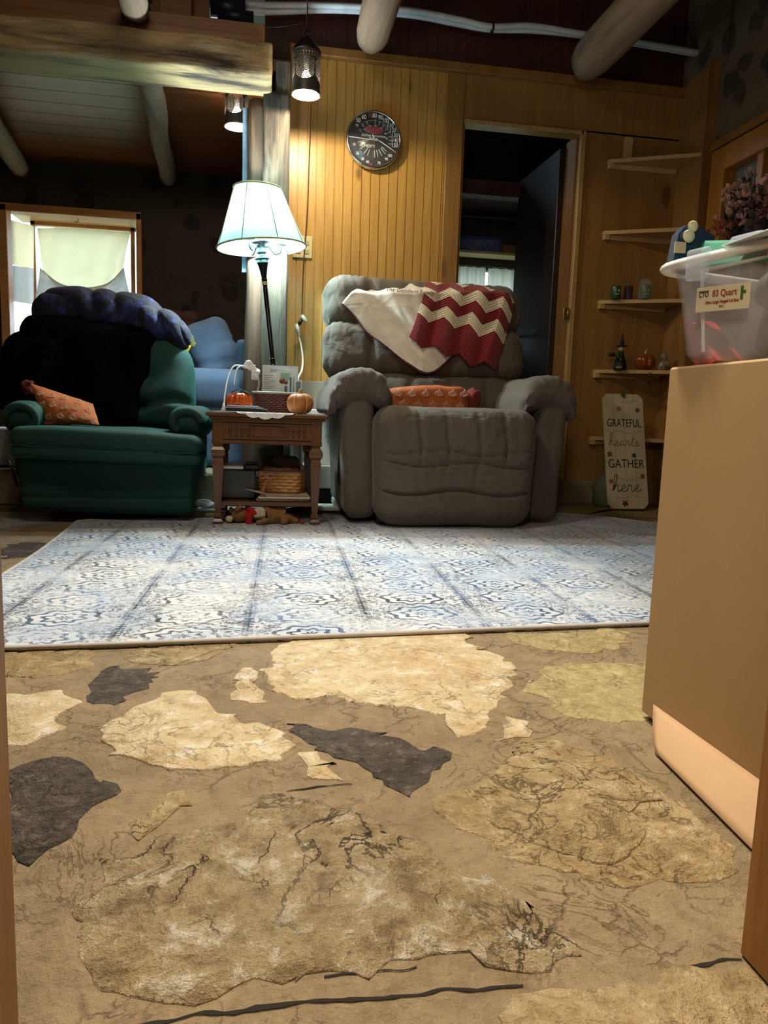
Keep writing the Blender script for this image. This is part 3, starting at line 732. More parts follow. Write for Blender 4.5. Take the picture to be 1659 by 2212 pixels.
for a, r0, r1 in ((-103, .055, .10), (-126, .055, .10), (-145, .055, .1), (-158, .06, .1), (175, .06, .1), (163, .06, .1), (150, .06, .1), (136, .06, .105), (127, .06, .1)): tick(gw, a, r0, r1, .002)
tick(gr, -179, .06, .105, .002); tick(gr, 174, .0, .095, .0016); tick(gr, -8, -.01, .02, .0016)
Q = lambda dx, dz: Vector(c)+Vector((dx, -.0095, dz))
gw.tube([Q(-.152, .006), Q(-.05, .0), Q(.035, -.004)], .0024, 6); gw.tube([Q(.035, -.004), Q(.135, -.06)], .0022, 6); gw.tube([Q(-.008, .026), Q(.0, .008)], .004, 6)
obj('dial_markings', gw, plain('white_print', 'e8e8e4', .5), t, label='white numerals and lettering')
obj('red_markings', gr, plain('red_print', 'a02030', .5), t, label='red numerals and pointers')
g = G(); g.lathe((0, 0, 0), [(.001, .0082), (.058, .0082), (.058, .0092), (.001, .0092)], 48, M=Matrix.Translation((c[0]+.0, c[1], c[2]+.055)) @ Matrix.Rotation(PI/2, 4, 'X') @ Matrix.Diagonal((1, .42, 1, 1)), cap=False)
ov = obj('logo_oval', g, plain('logo_red', '8c1020', .4), t)
g = text('DU PONT', .032, MW(.0, .055, -.0104), sx=.72); obj('logo_letters', g, plain('logo_pink', 'c05060', .5), ov)
g = G(); g.lathe((0, 0, 0), [(.151, .009), (.13, .0155), (.09, .020), (.04, .022), (.002, .0225)], 48, M=Ry, cap=False); obj('glass', g, clearmat('dial_glass', 'ffffff', .05, .02), t)
# ------------------------------------------------------------------ outlet + cord
a = P(632, 556, y=4.61); b = P(675, 511, y=4.61)
t = thing('wall_outlet', (a[0], 4.61, a[2]), 'ivory two gang wall outlet plate on the beadboard beside the lamp shade', 'outlet')
g = G(); g.box((a[0], 4.608, a[2]), (b[0], 4.619, b[2]), .003); obj('plate', g, plain('ivory_plastic', 'c8b888', .4), t)
for i in range(2):
    for k in range(2):
        cx = a[0]+(b[0]-a[0])*(.28+.44*i); cz = a[2]+(b[2]-a[2])*(.3+.4*k)
        g = G(); g.box((cx-.014, 4.604, cz-.013), (cx+.014, 4.609, cz+.013), .0015)
        r_ = obj('receptacle', g, plain('ivory_plastic2', 'b8a878', .4), t)
        g = G(); g.box((cx-.006, 4.6030, cz-.004), (cx-.004, 4.605, cz+.006)); g.box((cx+.004, 4.6030, cz-.004), (cx+.006, 4.605, cz+.006)); obj('slot', g, m_black, r_)
t = thing('extension_cord', tuple(P(650, 700, y=4.57)), 'white extension cord with brown lead dangling down the beadboard to a plug', 'cord')
g = G(); g.tube(spline([(.245, 4.15, 2.2), tuple(P(672,230,y=4.5)), tuple(P(668,330,y=4.58)), tuple(P(664,450,y=4.585)), tuple(P(656,560,y=4.58)), tuple(P(653,640,y=4.58)), tuple(P(652,682,y=4.57))], 10), .0028, 8); obj('brown_lead', g, plain('brown_cord', '4a3018', .5), t)
g = G(); g.tube(spline([tuple(P(a, b, y=yy)) for a, b, yy in ((644,722,4.56),(650,745,4.55),(654,775,4.5),(652,800,4.4),(645,815,4.2),(638,850,3.85))], 8), .0055, 10); obj('white_lead', g, m_white, t)
g = G(); g.tube([P(640,700,y=4.56), P(643,712,y=4.56), P(646,728,y=4.56)], [.016, .02, .010], 12, flat=.6); g.tube([P(652,682,y=4.57), P(658,690,y=4.56), P(663,697,y=4.56)], [.012, .012, .006], 10); obj('white_socket', g, m_white, t)
g = G(); g.tube([P(652,690,y=4.565), P(645,702,y=4.565)], [.009, .011], 10); obj('black_plug', g, m_black, t)
# ------------------------------------------------------------------ floor lamp
tz = lambda z: (.163-(z-.0)*.1145, 4.15-.0*z)       # leaning axis
lean = lambda z: (-.012+(1.44-z)*.115, 4.15, z)
t = thing('floor_lamp', (lean(0)[0], 4.15, 0), 'floor lamp with pleated pale shade and black turned pole, behind the end table', 'lamp')
A = Vector(lean(0)); D = (Vector(lean(1.44))-A); Lh = D.length; D.normalize()
ML = frame(A, (1, 0, -D.x/D.z), Vector((0, 1, 0)))
# local z up the pole: frame(X,Y)->Z
g = G(); g.lathe((0, 0, 0), [(.14, 0), (.145, .012), (.13, .03), (.05, .045), (.03, .07), (.022, .12), (.013, .14), (.012, .72), (.015, .725), (.0155, .735), (.011, .742), (.012, .765), (.018, .775), (.022, .787), (.018, .8), (.012, .81), (.016, .818), (.014, .83), (.0135, .84), (.013, 1.20), (.012, 1.215), (.015, 1.22), (.012, 1.225), (.016, 1.25), (.013, 1.255), (.018, 1.285), (.026, 1.32), (.036, 1.35)], 28, M=ML); obj('pole', g, plain('black_lacquer', '080708', .12), t)
g = G()
for z in (1.222, 1.232, .735, .832): g.lathe((0, 0, z), [(.0152, -.002), (.0162, 0), (.0152, .002)], 24, M=ML, cap=False)
obj('trim_ring', g, m_brass, t)
g = G(); g.lathe((0, 0, 0), [(.036, 1.35), (.04, 1.355), (.03, 1.362), (.022, 1.37), (.018, 1.38), (.028, 1.385), (.018, 1.395), (.024, 1.41), (.024, 1.43), (.05, 1.437), (.05, 1.441), (.02, 1.442), (.014, 1.46), (.013, 1.52)], 28, M=ML); obj('lamp_head', g, plain('pewter', '6c7478', .3, .8), t)
hc = Vector(lean(1.405))
for i, an in enumerate((0, 2.2, 4.1)):
    d = Vector((math.cos(an), math.sin(an)*1, 0)); g = G()
    pts = [hc+d*.02, hc+d*.04+Vector((0, 0, .006)), hc+d*.055+Vector((0, 0, -.012)), hc+d*.075+Vector((0, 0, -.03)), hc+d*.10+Vector((0, 0, -.02)), hc+d*.105+Vector((0, 0, .005)), hc+d*.105+Vector((0, 0, .02))]
    g.tube(spline(pts, 8), .0045, 10); arm = obj('candle_arm', g, plain('pewter', '', 0), t)
    g = G(); g.lathe(hc+d*.105+Vector((0, 0, .02)), [(.006, -.004), (.03, .0), (.03, .003), (.013, .004), (.012, .05), (.008, .052)], 20); obj('candle_sleeve', g, m_white, arm)
# shade
g = G(); c0 = Vector(lean(1.42)); zb, zt, rb, rt = 1.405, 1.70, .232, .125; n = 132; V = []; F = []
cx0, cx1 = -.005, -.028
for k, s in enumerate(np.linspace(0, 1, 9)):
    for j in range(n*2):
        th = PI*j/n; pl = 1+(.010 if j % 2 else -.010)*(1-.4*s); r = (rb+(rt-rb)*s)*pl*(1-.02*math.sin(s*PI)); V.append((cx0+(cx1-cx0)*s+r*math.cos(th), 4.15+r*math.sin(th), zb+(zt-zb)*s+.02*math.cos(th)*(1-s)))
for k in range(8):
    for j in range(2*n): F.append((k*2*n+j, k*2*n+(j+1) % (2*n), (k+1)*2*n+(j+1) % (2*n), (k+1)*2*n+j))
g.add(V, F); shade = obj('lamp_shade', g, thincloth('pleated_shade_cloth', '74a4a8', '84b0b0', .13, 30), t)
g = G()
for s, z, cxx in ((rb*1.01, 0, cx0), (rt*1.01, 1, cx1)):
    g.tube([(cxx+s*math.cos(th), 4.15+s*math.sin(th), (zb if z == 0 else zt)+(.02*math.cos(th) if z == 0 else 0)) for th in np.linspace(0, 2*PI, 60, endpoint=False)], .005, 8, closed=True)
for a_ in range(8):
    th = a_*PI/4+.35; g.tube([(cx0+rb*1.012*math.cos(th), 4.15+rb*1.012*math.sin(th), zb+.02*math.cos(th)), (cx1+rt*1.012*math.cos(th), 4.15+rt*1.012*math.sin(th), zt)], .0028, 6)
obj('shade_piping', g, plain('gold_green_braid', 'a8a878', .6), shade)
g = G(); g.tube(spline([(cx1-.05, 4.15, zt-.01), (cx1-.03, 4.15, zt+.01), (cx1, 4.15, zt+.015), (cx1+.03, 4.15, zt+.01), (cx1+.05, 4.15, zt-.01)], 4), .003, 8); g.lathe((cx1, 4.15, zt+.01), [(.008, 0), (.014, .008), (.01, .016), (.012, .024), (.004, .032)], 16); obj('finial', g, m_chrome, t)
e = NT('lamp_bulb_glow'); e.b.inputs['Emission Color'].default_value = (.75, .95, 1, 1); e.b.inputs['Emission Strength'].default_value = 12
g = G(); g.lathe((-.015, 4.15, 1.555), [(.006, 0), (.022, .008), (.028, .03), (.024, .05), (.012, .07), (.01, .08)], 20); bb = obj('bulb', g, e.m, t)
bpy.data.objects['floor_lamp_bulb'].location = (-.015, 4.15, 1.535)
g = G(); g.lathe((lean(1.45)[0], 4.15, 1.44), [(.011, 0), (.011, .06)], 12); obj('socket_sleeve', g, plain('grey_card', '8c9498', .5), t)
# ------------------------------------------------------------------ rug
g = G()
poly = spline([(-.80, 1.70), (-.3, 1.725), (.3, 1.77), (.9, 1.815), (1.6, 1.86), (2.36, 1.90)], 10)+spline([(2.38, 1.93), (2.42, 2.6), (2.40, 3.2), (2.12, 3.62)], 8)+spline([(2.10, 3.66), (1.9, 3.9), (1.72, 4.0)], 6)+spline([(1.68, 4.0), (.8, 3.89), (0, 3.74), (-.4, 3.66), (-.79, 3.61)], 10)+spline([(-.835, 3.58), (-.80, 2.9), (-.80, 2.3), (-.805, 1.72)], 8)
poly = [tuple(p) for p in poly]
c2 = np.mean(poly, axis=0); n = len(poly); V = []; F = []
for s, z in ((1, .001), (1.0, .009), (.994, .013)):
    for p in poly: V.append((*(c2+(np.array(p)-c2)*s), z+.0015*nz(p[0]*4, p[1]*4)+(.001 if z > .005 else 0)))
for r in range(2):
    for i in range(n): F.append((r*n+i, r*n+(i+1) % n, (r+1)*n+(i+1) % n, (r+1)*n+i))
F.append([2*n+i for i in range(n)]); F.append([i for i in range(n-1, -1, -1)]); g.add(V, F)
rug = obj('area_rug', g, m_rug, at=(0, 2.7, 0)); tag(rug, 'large distressed blue and grey patterned rug on the stone floor', 'rug')
g = G(); g.tube([(p[0], p[1], .0105) for p in poly], .006, 8, closed=True); obj('binding', g, fabric('rug_binding', 'b0a8a0', 'bcb4ac', 20), rug, label='pale bound edge')
# ------------------------------------------------------------------ grey recliner
t = thing('recliner', (.9, 3.85, 0), 'taupe grey padded recliner with rolled arms, a chevron blanket over its back', 'recliner')
def fr(w, nn, p):
    x, y, z = w; w = np.array(w, float)
    front = max(0, -nn[1])+.5*max(0, nn[2])
    for sx in (-.19, -.06, .09, .22):
        w[1] += (.004+.014*min(1, max(0, (z+.02)/.12)))*front*math.exp(-((x-sx-.008*math.sin(z*20))/.007)**2); 
    for sz, am, wd in ((.02, .016, .006), (.075, .010, .006), (-.115, .032, .007)):
        k = math.exp(-((z-sz-.012*math.sin(x*14+sz*40))/wd)**2)
        w[1] += am*front*k*(1 if abs(x) < .36 or sz > 0 else .6)
    w[1] -= .018*front*math.cos(min(1, abs(z-.15)/.14)*PI/2)
    w += nn*.008*nz(x*5, z*5, 4); cr = 1-abs(nz(x*7, z*34+x*6, 2))*7; w[1] += .008*front*max(0, cr)*max(.15, math.exp(-((z-.0)/.11)**2)); cr = 1-abs(nz(x*22, z*16-x*9, 7))*8; w[1] += .006*front*max(0, cr)*max(.1, math.exp(-((z-.22)/.07)**2))
    w[0] *= 1+.04*(z/.28)*.5
    return w
g = G(); g.soft((.925, 3.50, .305), (.79, .24, .575), .10, (80, 12, 90), fr); obj('footrest', g, m_gray, t)
g = G(); g.soft((.925, 3.86, .44), (.72, .55, .22), .09, 16); obj('seat', g, m_gray, t)
for sgn, ax in ((-1, .47), (1, 1.43)):
    g = G()
    def af(w, nn, p, sgn=sgn):
        w = np.array(w); w[0] += sgn*.03*(.3-p[2])*.5*(-1) ; w += nn*.006*nz(w[0]*8, w[1]*8, w[2]*8); return w
    g.soft((ax+sgn*.005, 3.92, .355), (.155, .78, .63), .05, (14, 20, 24), af)
    ab = obj('arm', g, m_gray, t)
    g = G()
    def cf(w, nn, p, sgn=sgn):
        w = np.array(w, float); x, y, z = w
        w[2] -= 2.6*abs(x)**2.0+(.02 if abs(x) > .12 else 0)
        if y < -.25:
            th = math.atan2(z+.05, x); w += nn*.009*abs(math.sin(th*9))*max(0, -nn[1]+nn[2]*.6)*(1 if abs(nn[1])+abs(nn[2]) > .2 else 0)
        w += nn*.006*nz(x*9, y*9, z*9)
        if z < 0: w[2] -= .02*abs(p[0])
        return w
    g.soft((ax-.01*sgn-.01, 3.93, .685), (.315, .86, .155), .075, (28, 44, 16), cf); obj('arm_pad', g, m_gray, ab)
# back rows
def rowf(seed, amp=.012):
    def f(w, nn, p):
        w = np.array(w, float); x, y, z = w; fr_ = max(0, -nn[1])
        for sx in (-.31, -.10, .12, .32): w[1] += .02*fr_*math.exp(-((x-sx)/.022)**2)
        w += nn*amp*nz(x*5+seed, y*5, z*7)-nn*.006*max(0, 1-abs(nz(x*20, z*6, seed))*6)*min(1, abs(p[2])**2+abs(p[0])**6)
        return w
    return f
Rb = Matrix.Rotation(-.26, 4, 'X')
for (zc, yc, h, wd, sd) in ((1.135, 4.20, .30, 1.115, 1), (.88, 4.12, .31, 1.13, 2), (.64, 4.04, .24, .98, 3)):
    g = G(); g.soft((.89, yc, zc), (wd, .27, h), .105, (90, 12, 36), rowf(sd), M=Rb); obj('back_cushion', g, m_gray, t)
g = G(); g.soft((.89, 4.28, .72), (1.0, .14, .95), .04, 10, M=Rb); obj('back_frame', g, m_gray, t)
g = G(); g.box((.56, 3.52, .016), (1.30, 4.2, .07), .01); obj('base', g, m_black, t)
g = G(); a = P(733, 955, y=3.72); b = P(738, 1045, y=3.72); g.box((a[0]-.005, 3.70, b[2]), (a[0]+.016, 3.745, a[2]), .006); obj('lever', g, m_black, t)
# blankets over the back: plane of the back's front
nb = np.array([0, -math.cos(.26), math.sin(.26)]); pb = np.array([.89, 4.045, 1.0])
m_wb = fabric('cream_fleece', 'ccc0b0', 'd8cebe', 4, 500, .95, .4, .35, 7, .02)
t = thing('throw_blanket', (.75, 4.0, .8), 'cream embroidered fleece throw with dark red stitched edge, hanging over the grey recliner back', 'blanket')
f = coons([(738,655),(765,627),(800,611),(860,606),(935,612)], [(905,802),(935,803),(960,785),(985,760)], [(738,655),(765,682),(792,718),(832,748),(868,778),(905,802)], [(935,612),(960,680),(985,760)])
def bq(f, off, fold):
    def q(u, v):
        a, b = f(u, v); p = PP(a, b, pb+nb*off, nb); p = p+nb*fold(u, v)
        if b < 632: p[1] += (632-b)*.0035
        return p
    return q
wf = bq(f, .056, lambda u, v: .020*nz(u*4, v*1.6)+.012*math.sin(u*11+v*3)*(.3+v*.5)+.006*nz(u*14, v*3)-.004)
g = G(); g.sheet(wf, 60, 60, .006); obj('cloth', g, m_wb, t)
g = G(); ed = [np.array(wf(0.0, v))+nb*.003 for v in np.linspace(.0, 1, 60)]+[np.array(wf(u, 1.0))+nb*.003 for u in np.linspace(0, 1, 30)]
g.tube(ed, .0035, 6)
for i in range(0, len(ed)-1):
    p = ed[i]; d = ed[i+1]-p; d /= np.linalg.norm(d)+1e-9; s = np.cross(nb, d); 
    for sg in (1,): g.tube([p+nb*.004, p+nb*.006+s*(-.012)*sg], .0014, 5)
obj('stitched_edge', g, plain('maroon_yarn', '4c1018', .8), t, label='dark red blanket stitch edge')
M_ = frame(np.array(PP(885, 629, pb+nb*.080, nb)), np.array(PP(925, 632, pb+nb*.080, nb))-np.array(PP(885, 629, pb+nb*.080, nb)), (0, math.sin(.5), math.cos(.5)))
g = text('The Goodwin Family', .034, M_, sx=.92, shear=.35); obj('embroidery', g, plain('maroon_yarn', '', 0), t, label='dark red embroidered lettering')
def chev():
    t = NT('chevron_crochet'); c = t.n('ShaderNodeTexCoord'); sp = t.n('ShaderNodeSeparateXYZ'); t.l(c.outputs['UV'], sp.inputs[0])
    u, v = sp.outputs[0], sp.outputs[1]
    tri = t.math('PINGPONG', t.math('MULTIPLY', u, 3.6), .5)
    s = t.math('SUBTRACT', v, t.math('MULTIPLY', tri, .24))
    s = t.math('ADD', s, .12)
    R_, C_ = hexc('7c0c14'), hexc('dccfae')
    col = t.ramp(s, [(0, C_), (.06, R_), (.20, C_), (.345, R_), (.50, C_), (.655, R_), (1, R_)], 'CONSTANT')
    rib = t.math('SINE', t.math('MULTIPLY', s, 6.28*26))
    col = t.mix(t.ramp(rib, [(.0, (.45, .45, .45, 1)), (.25, (0, 0, 0, 1))]), col, hexc('503020')) if False else col
    t.col(col); t.set(Roughness=.95); t.b.inputs['Sheen Weight'].default_value = .15
    st = t.math('SINE', t.math('MULTIPLY', u, 380)); t.bump(t.math('ADD', rib, t.math('MULTIPLY', st, .35)), .7, .004); return t.m
f = coons([(925,604),(985,605),(1050,616),(1095,630),(1117,645)], [(884,735),(915,745),(950,757),(985,768),(1030,786),(1080,788)], [(925,604),(908,660),(884,735)], [(1117,645),(1108,690),(1094,740),(1080,788)])
def fz(u, v):
    p = f(u, v); tri = abs(((u*3.6) % 1)-.5)*2-.5; return p+np.array([0, -tri*16*max(0, v-.6)/.4])
cf2 = bq(fz, .076, lambda u, v: .010*nz(u*4+3, v*3)+.006*math.sin(u*3.6*2*PI)+(.012 if u > .85 else 0)*(u-.85)*-20)
g = G(); g.sheet(cf2, 110, 60, .012)
tag(obj('crochet_blanket', g, chev()), 'red and cream chevron crochet blanket draped over the grey recliner back', 'blanket')
# ------------------------------------------------------------------ printed pumpkin pillows
m_opil = fabric('orange_pillow_cloth', '9c5020', 'ac5c28', 8, 400, .85, .15, .3, 12, .01)
m_print = plain('white_pillow_print', 'e0d0bc', .8)
def minipk(g, o, X, Y, s, nrm):
    X = np.array(X); Y = np.array(Y); o = np.array(o)
    def pt(a, b): return o+X*a*s+Y*b*s+nrm*.0015
    for k in (1, .6, .22):
        g.tube([pt(math.cos(th)*k, math.sin(th)*.62) for th in np.linspace(0, 2*PI, 16, endpoint=False)], .0011, 5, closed=True, flat=.6)
    g.tube([pt(0, .6), pt(.03, .85), pt(.2, 1.1)], .0018, 5)
t = thing('throw_pillow', (.83, 3.72, .58), 'orange pumpkin print lumbar pillow on the grey recliner seat', 'pillow', 'pumpkin print pillows')
pc = np.array((.83, 3.72, .625)); g = G(); g.soft(pc, (.44, .10, .15), .05, (36, 10, 20), lambda w, nn, p: w*np.array([1, 1-.55*abs(p[0])**3, 1])+nn*.004*nz(w[0]*20, w[1]*20, w[2]*20)+np.array([0, 0, -.015*(p[0]**2)+.01*p[0]]))
pl = obj('cushion', g, m_opil, t)
g = G()
for i, (dx, dz) in enumerate([(-.16, .035), (-.09, .03), (-.02, .03), (.05, .035), (.12, .04), (.18, .045), (-.13, -.02), (-.055, -.025), (.02, -.025), (.09, -.022), (.16, -.02)]):
    g = G(); minipk(g, pc+[dx, -.052, dz-.01*(dx/.2)**2], (1, 0, .1*(i % 3-1)), (0, 0, 1), .020, np.array([0, -1, 0])); obj('pumpkin_print', g, m_print, pl)
g = G(); g.soft(pc+[.245, .01, .012], (.07, .10, .11), .035, 12, lambda w, nn, p: w+nn*.012*nz(w[0]*40, w[1]*40, w[2]*40)); obj('tassel', g, fabric('rust_fringe', '5c1810', '701c14', 20), t, label='rust red fringe end')
# ------------------------------------------------------------------ green recliner
t = thing('recliner', (-.7, 3.85, 0), 'dark green velvet recliner with rolled arms at left, piled with dark blankets', 'recliner')
def gs(w, nn, p):
    w = np.array(w, float); w += nn*.006*nz(w[0]*5, w[1]*5, w[2]*5); w[2] += .012*(1-p[0]**2)*max(0, nn[2]) ; w[2] -= .010*p[0]; w[1] -= .03*(1-p[0]**2)*(nn[1] < -.3); return w
g = G(); g.soft((-.69, 3.76, .385), (.83, .50, .095), .042, (40, 16, 14), gs); s1 = obj('seat', g, m_green, t)
g = G(); g.soft((-.69, 3.76, .322), (.825, .49, .06), .028, (30, 14, 8), gs); obj('seat_band', g, m_green, t)
g = G(); g.tube([(-.69+.40*math.sin(a_), 3.76-.235-.03*math.cos(a_), .350+.006*nz(a_*3)-.01*math.sin(a_)) for a_ in np.linspace(-PI/2*.96, PI/2*.96, 40)], .004, 8); obj('piping', g, m_green, s1)
def gp(w, nn, p):
    w = np.array(w, float); w[0] *= 1+.02*p[2]; w[2] -= .012*p[0]*(p[2] < 0); 
    if nn[1] < -.3: w[1] += .008*math.exp(-((w[2]+.055)/.006)**2)
    w += nn*.004*nz(w[0]*6, w[1]*6, w[2]*6); return w
g = G(); g.soft((-.70, 3.66, .175), (.775, .16, .255), .035, (40, 10, 40), gp); obj('footrest', g, m_green, t)
for sg, ax in ((-1, -1.083), (1, -.345)):
    g = G(); g.soft((ax-.01*sg, 3.98, .36), (.12, .62, .33), .03, 12); ab = obj('arm', g, m_green, t)
    g = G(); pts = []
    g.soft((ax, 3.98, .475), (.185, .70, .165), .08, (24, 24, 20), lambda w, nn, p: w+nn*.004*nz(w[0]*9, w[1]*9, w[2]*9)); ap = obj('arm_pad', g, m_green, ab)
    g = G(); R_ = .066
    pts = [(ax+R_*math.cos(a_), 3.635, .478+.055*math.sin(a_)) for a_ in np.linspace(-.3*PI if sg < 0 else 0, PI*1.0 if sg < 0 else 1.3*PI, 24)]
    g.tube(pts, .019, 10); obj('arm_roll_piping', g, m_green, ab)
def gb(w, nn, p):
    w = np.array(w, float); fr_ = max(0, -nn[1])
    for bx, bz in ((.17, .03), (-.17, .03), (.0, -.05), (.16, -.13)):
        w[1] += .055*fr_*math.exp(-((w[0]-bx)**2+((w[2]-bz)*1.4)**2)/.0022)
    w[1] += .035*fr_*math.exp(-((w[2]+.125+.02*math.sin(w[0]*14))/.018)**2)
    w += nn*.010*nz(w[0]*6, w[1]*6, w[2]*9); w[0] *= 1-.18*max(0, p[2])**3; return w
g = G(); g.soft((-.775, 4.09, .665), (.86, .26, .52), .12, (44, 12, 34), gb, M=Matrix.Rotation(-.22, 4, 'X')); obj('back', g, m_green, t)
g = G(); g.box((-1.0, 3.75, .005), (-.42, 4.1, .06), .01); obj('base', g, m_black, t)
g = G(); g.tube([P(17, 994, y=3.72), P(28, 1018, y=3.72), P(38, 1052, y=3.72)], .011, 10, flat=.5); obj('lever', g, m_black, t)
# black coat
t = thing('black_coat', (-.9, 3.95, .5), 'black coat draped over the left of the green recliner back', 'coat')
g = G(); g.soft((-.89, 3.985, .70), (.60, .17, .56), .08, (34, 14, 34), lambda w, nn, p: w+nn*(.02*nz(w[0]*7, w[1]*4, w[2]*3)+.012*nz(w[0]*16, 2, w[2]*4))+np.array([(.22*w[2]+.03*nz(w[2]*9, 3))*max(0, p[0]), .20*w[2], -.03*max(0, p[0])]))
obj('cloth', g, m_coat, t)
g = G(); g.soft((-1.13, 4.02, .70), (.28, .28, .40), .09, (16, 14, 22), lambda w, nn, p: w+nn*.02*nz(w[0]*8, w[1]*8, w[2]*5)+np.array([.25*w[2], .10*w[2], 0])); obj('sleeve', g, m_coat, t)
def navym():
    t = NT('navy_print_fleece'); v = t.coord((1, 1, 1)); n1 = t.noise(v, 9, 3, .5, 1.5)
    col = t.ramp(n1, [(.40, hexc('06081c')), (.54, hexc('0a0d2a')), (.61, hexc('20285c')), (.66, hexc('343878')), (.69, hexc('101830'))])
    t.col(col); t.set(Roughness=.85); t.b.inputs['Sheen Weight'].default_value = .05; t.bump(t.noise(v, 12, 4, .6, 1), .4, .02); return t.m
t = thing('fleece_blanket', (-.8, 4.15, .9), 'bunched navy blue fleece blanket on top of the green recliner back', 'blanket')
def nf(w, nn, p):
    w = np.array(w, float); x, y, z = w
    fold = abs(math.sin(x*17+z*6+2.5*nz(x*4, z*3)))**.6
    w += nn*(.020*fold-.01+.014*nz(x*6, y*6, z*6)); w[2] += .030*(1-p[0]**2); return w
g = G(); g.soft((-.83, 4.15, 1.005), (.62, .28, .20), .09, (90, 16, 26), nf); b0 = obj('fold', g, navym(), t)
g = G(); g.soft((-.51, 4.11, .945), (.28, .26, .15), .07, (44, 16, 20), lambda w, nn, p: nf(w, nn, p)+np.array([0, 0, -.22*w[0]])); obj('fold', g, MATS.setdefault('nv', navym()), t)
# left pillow
t = thing('throw_pillow', (-.9, 3.76, .45), 'orange pumpkin print pillow leaning on the left arm of the green recliner', 'pillow', 'pumpkin print pillows')
O = np.array([-.93, 3.74, .52])
A_ = np.array(P(66, 828, y=3.80)); B_ = np.array(P(98, 917, y=3.70)); C_ = np.array(P(214, 918, y=3.70)); D_ = np.array(P(200, 872, y=3.78))
def pil(w, nn, p):
    u, v = (p[0]+1)/2, (p[2]+1)/2; q = (B_*(1-u)+C_*u)*(1-v)+(A_*(1-u)+D_*u)*v
    puff = (1-abs(p[0])**3)*(1-abs(p[2])**3); return q+np.array([0, 1, .0])*(p[1]*(.008+.045*max(0, puff)))+nn*.003*nz(w[0]*20, w[2]*20)
g = G(); g.soft((0, 0, 0), (.3, .1, .2), .01, (26, 6, 20), pil); pl = obj('cushion', g, m_opil, t)
g = G()
for u, v in ((.15, .8), (.35, .82), (.55, .85), (.78, .85), (.12, .5), (.32, .55), (.52, .55), (.72, .6), (.9, .6), (.15, .2), (.38, .25), (.6, .25), (.8, .3), (.92, .15)):
    q = (B_*(1-u)+C_*u)*(1-v)+(A_*(1-u)+D_*u)*v; pf = (1-abs(2*u-1)**3)*(1-abs(2*v-1)**3); q = q-np.array([0, .010+.045*pf, 0])
    g = G(); minipk(g, q, (math.cos(.5*(u-.3)), 0, -.35), (.2, 0, 1), .016, np.array([0, -1, 0])); obj('pumpkin_print', g, m_print, pl)
g = G(); p = P(62, 838, y=3.83); g.soft(p, (.06, .05, .07), .025, 10, lambda w, nn, q: w+nn*.014*nz(w[0]*40, w[1]*40, w[2]*40)); obj('tassel', g, fabric('rust_fringe2', '4c120c', '5c1810', 20), t, label='rust red fringe corner')
# ------------------------------------------------------------------ blue sofa
t = thing('sofa', (-.4, 5.1, .19), 'slate blue sofa on the raised back room floor behind the end table', 'sofa')
g = G(); g.soft((-.46, 4.70, .655), (.84, .30, .26), .10, (30, 14, 14)); obj('arm', g, m_blue, t)
g = G(); g.soft((-.46, 4.70, .40), (.80, .24, .40), .03, 10); obj('arm_base', g, m_blue, t)
g = G(); g.soft((-.095, 5.35, .60), (.12, 1.4, .74), .035, 14); obj('back', g, m_blue, t)
g = G(); g.soft((-.55, 5.4, .52), (.80, 1.2, .2), .06, 12); obj('seat', g, m_blue, t)
g = G(); g.box((-.85, 4.85, .2), (-.1, 6.0, .44), .02); obj('base', g, m_blue, t)
Rc = Matrix.Rotation(-.42, 4, 'Y')
g = G(); g.soft(tuple(P(462, 762, y=5.0)), (.31, .20, .42), .09, (26, 14, 30), lambda w, nn, p: w+nn*(.012*nz(w[0]*6, w[1]*4, w[2]*6)-.010*abs(math.sin(w[2]*22+w[0]*5))**6*(p[2] < .2)), M=Rc)
tag(obj('sofa_cushion', g, m_blue), 'slouching slate blue cushion on the sofa, right of the navy blanket', 'cushion')
t = thing('armchair', (-.55, 6.2, .19), 'dim brown tufted armchair against the far wall, seen above the blue cushion', 'armchair')
mbc = fabric('brown_cushion', '3c2014', '4a2a1c', 5); q = P(395, 700, y=6.15)
g = G(); g.soft((q[0], 6.15, q[2]-.005), (.25, .12, .22), .07, 18, lambda w, nn, p: w+nn*(-.014*math.exp(-(w[0]/.012)**2)-.012*math.exp(-((w[2]-.02)/.014)**2))); obj('tufted_headrest', g, mbc, t)
q = P(425, 725, y=6.2); g = G(); g.soft((q[0], 6.2, q[2]), (.36, .14, .07), .03, 8); obj('back_roll', g, mbc, t)
g = G(); g.soft((q[0], 6.25, (q[2]+.19)/2), (.5, .16, q[2]-.19), .04, 8); obj('body', g, mbc, t)
t = thing('flower_bunch', tuple(P(405, 745, y=4.6)), 'small bunch of yellow flowers between navy blanket and blue cushion', 'flowers')
for k, (a, b) in enumerate(((401, 743), (405, 749), (402, 755))):
    g = G(); p0 = Vector(P(a, b, y=4.59))
    for j in range(6): th = j*PI/3; g.soft(p0+Vector((math.cos(th)*.011, 0, math.sin(th)*.011)), (.016, .01, .016), .005, 4)
    obj('blossom', g, plain('yellow_petal', 'd8b418', .6), t)
g = G()
for j in range(6): p0 = Vector(P(402+j*3, 728+(j % 3)*8, y=4.6)); g.soft(p0, (.03, .012, .035), .006, 4, M=Matrix.Rotation(j*.7, 4, 'Y'))
obj('leaf', g, plain('dry_leaf_green', '6c6c30', .7), t)
g = G(); p0 = P(402, 748, y=4.6); g.tube([(p0[0], 4.6, .785), (p0[0], 4.6, p0[2]+.02)], .006, 6); obj('stem', g, plain('dry_leaf_green', '', 0), t)
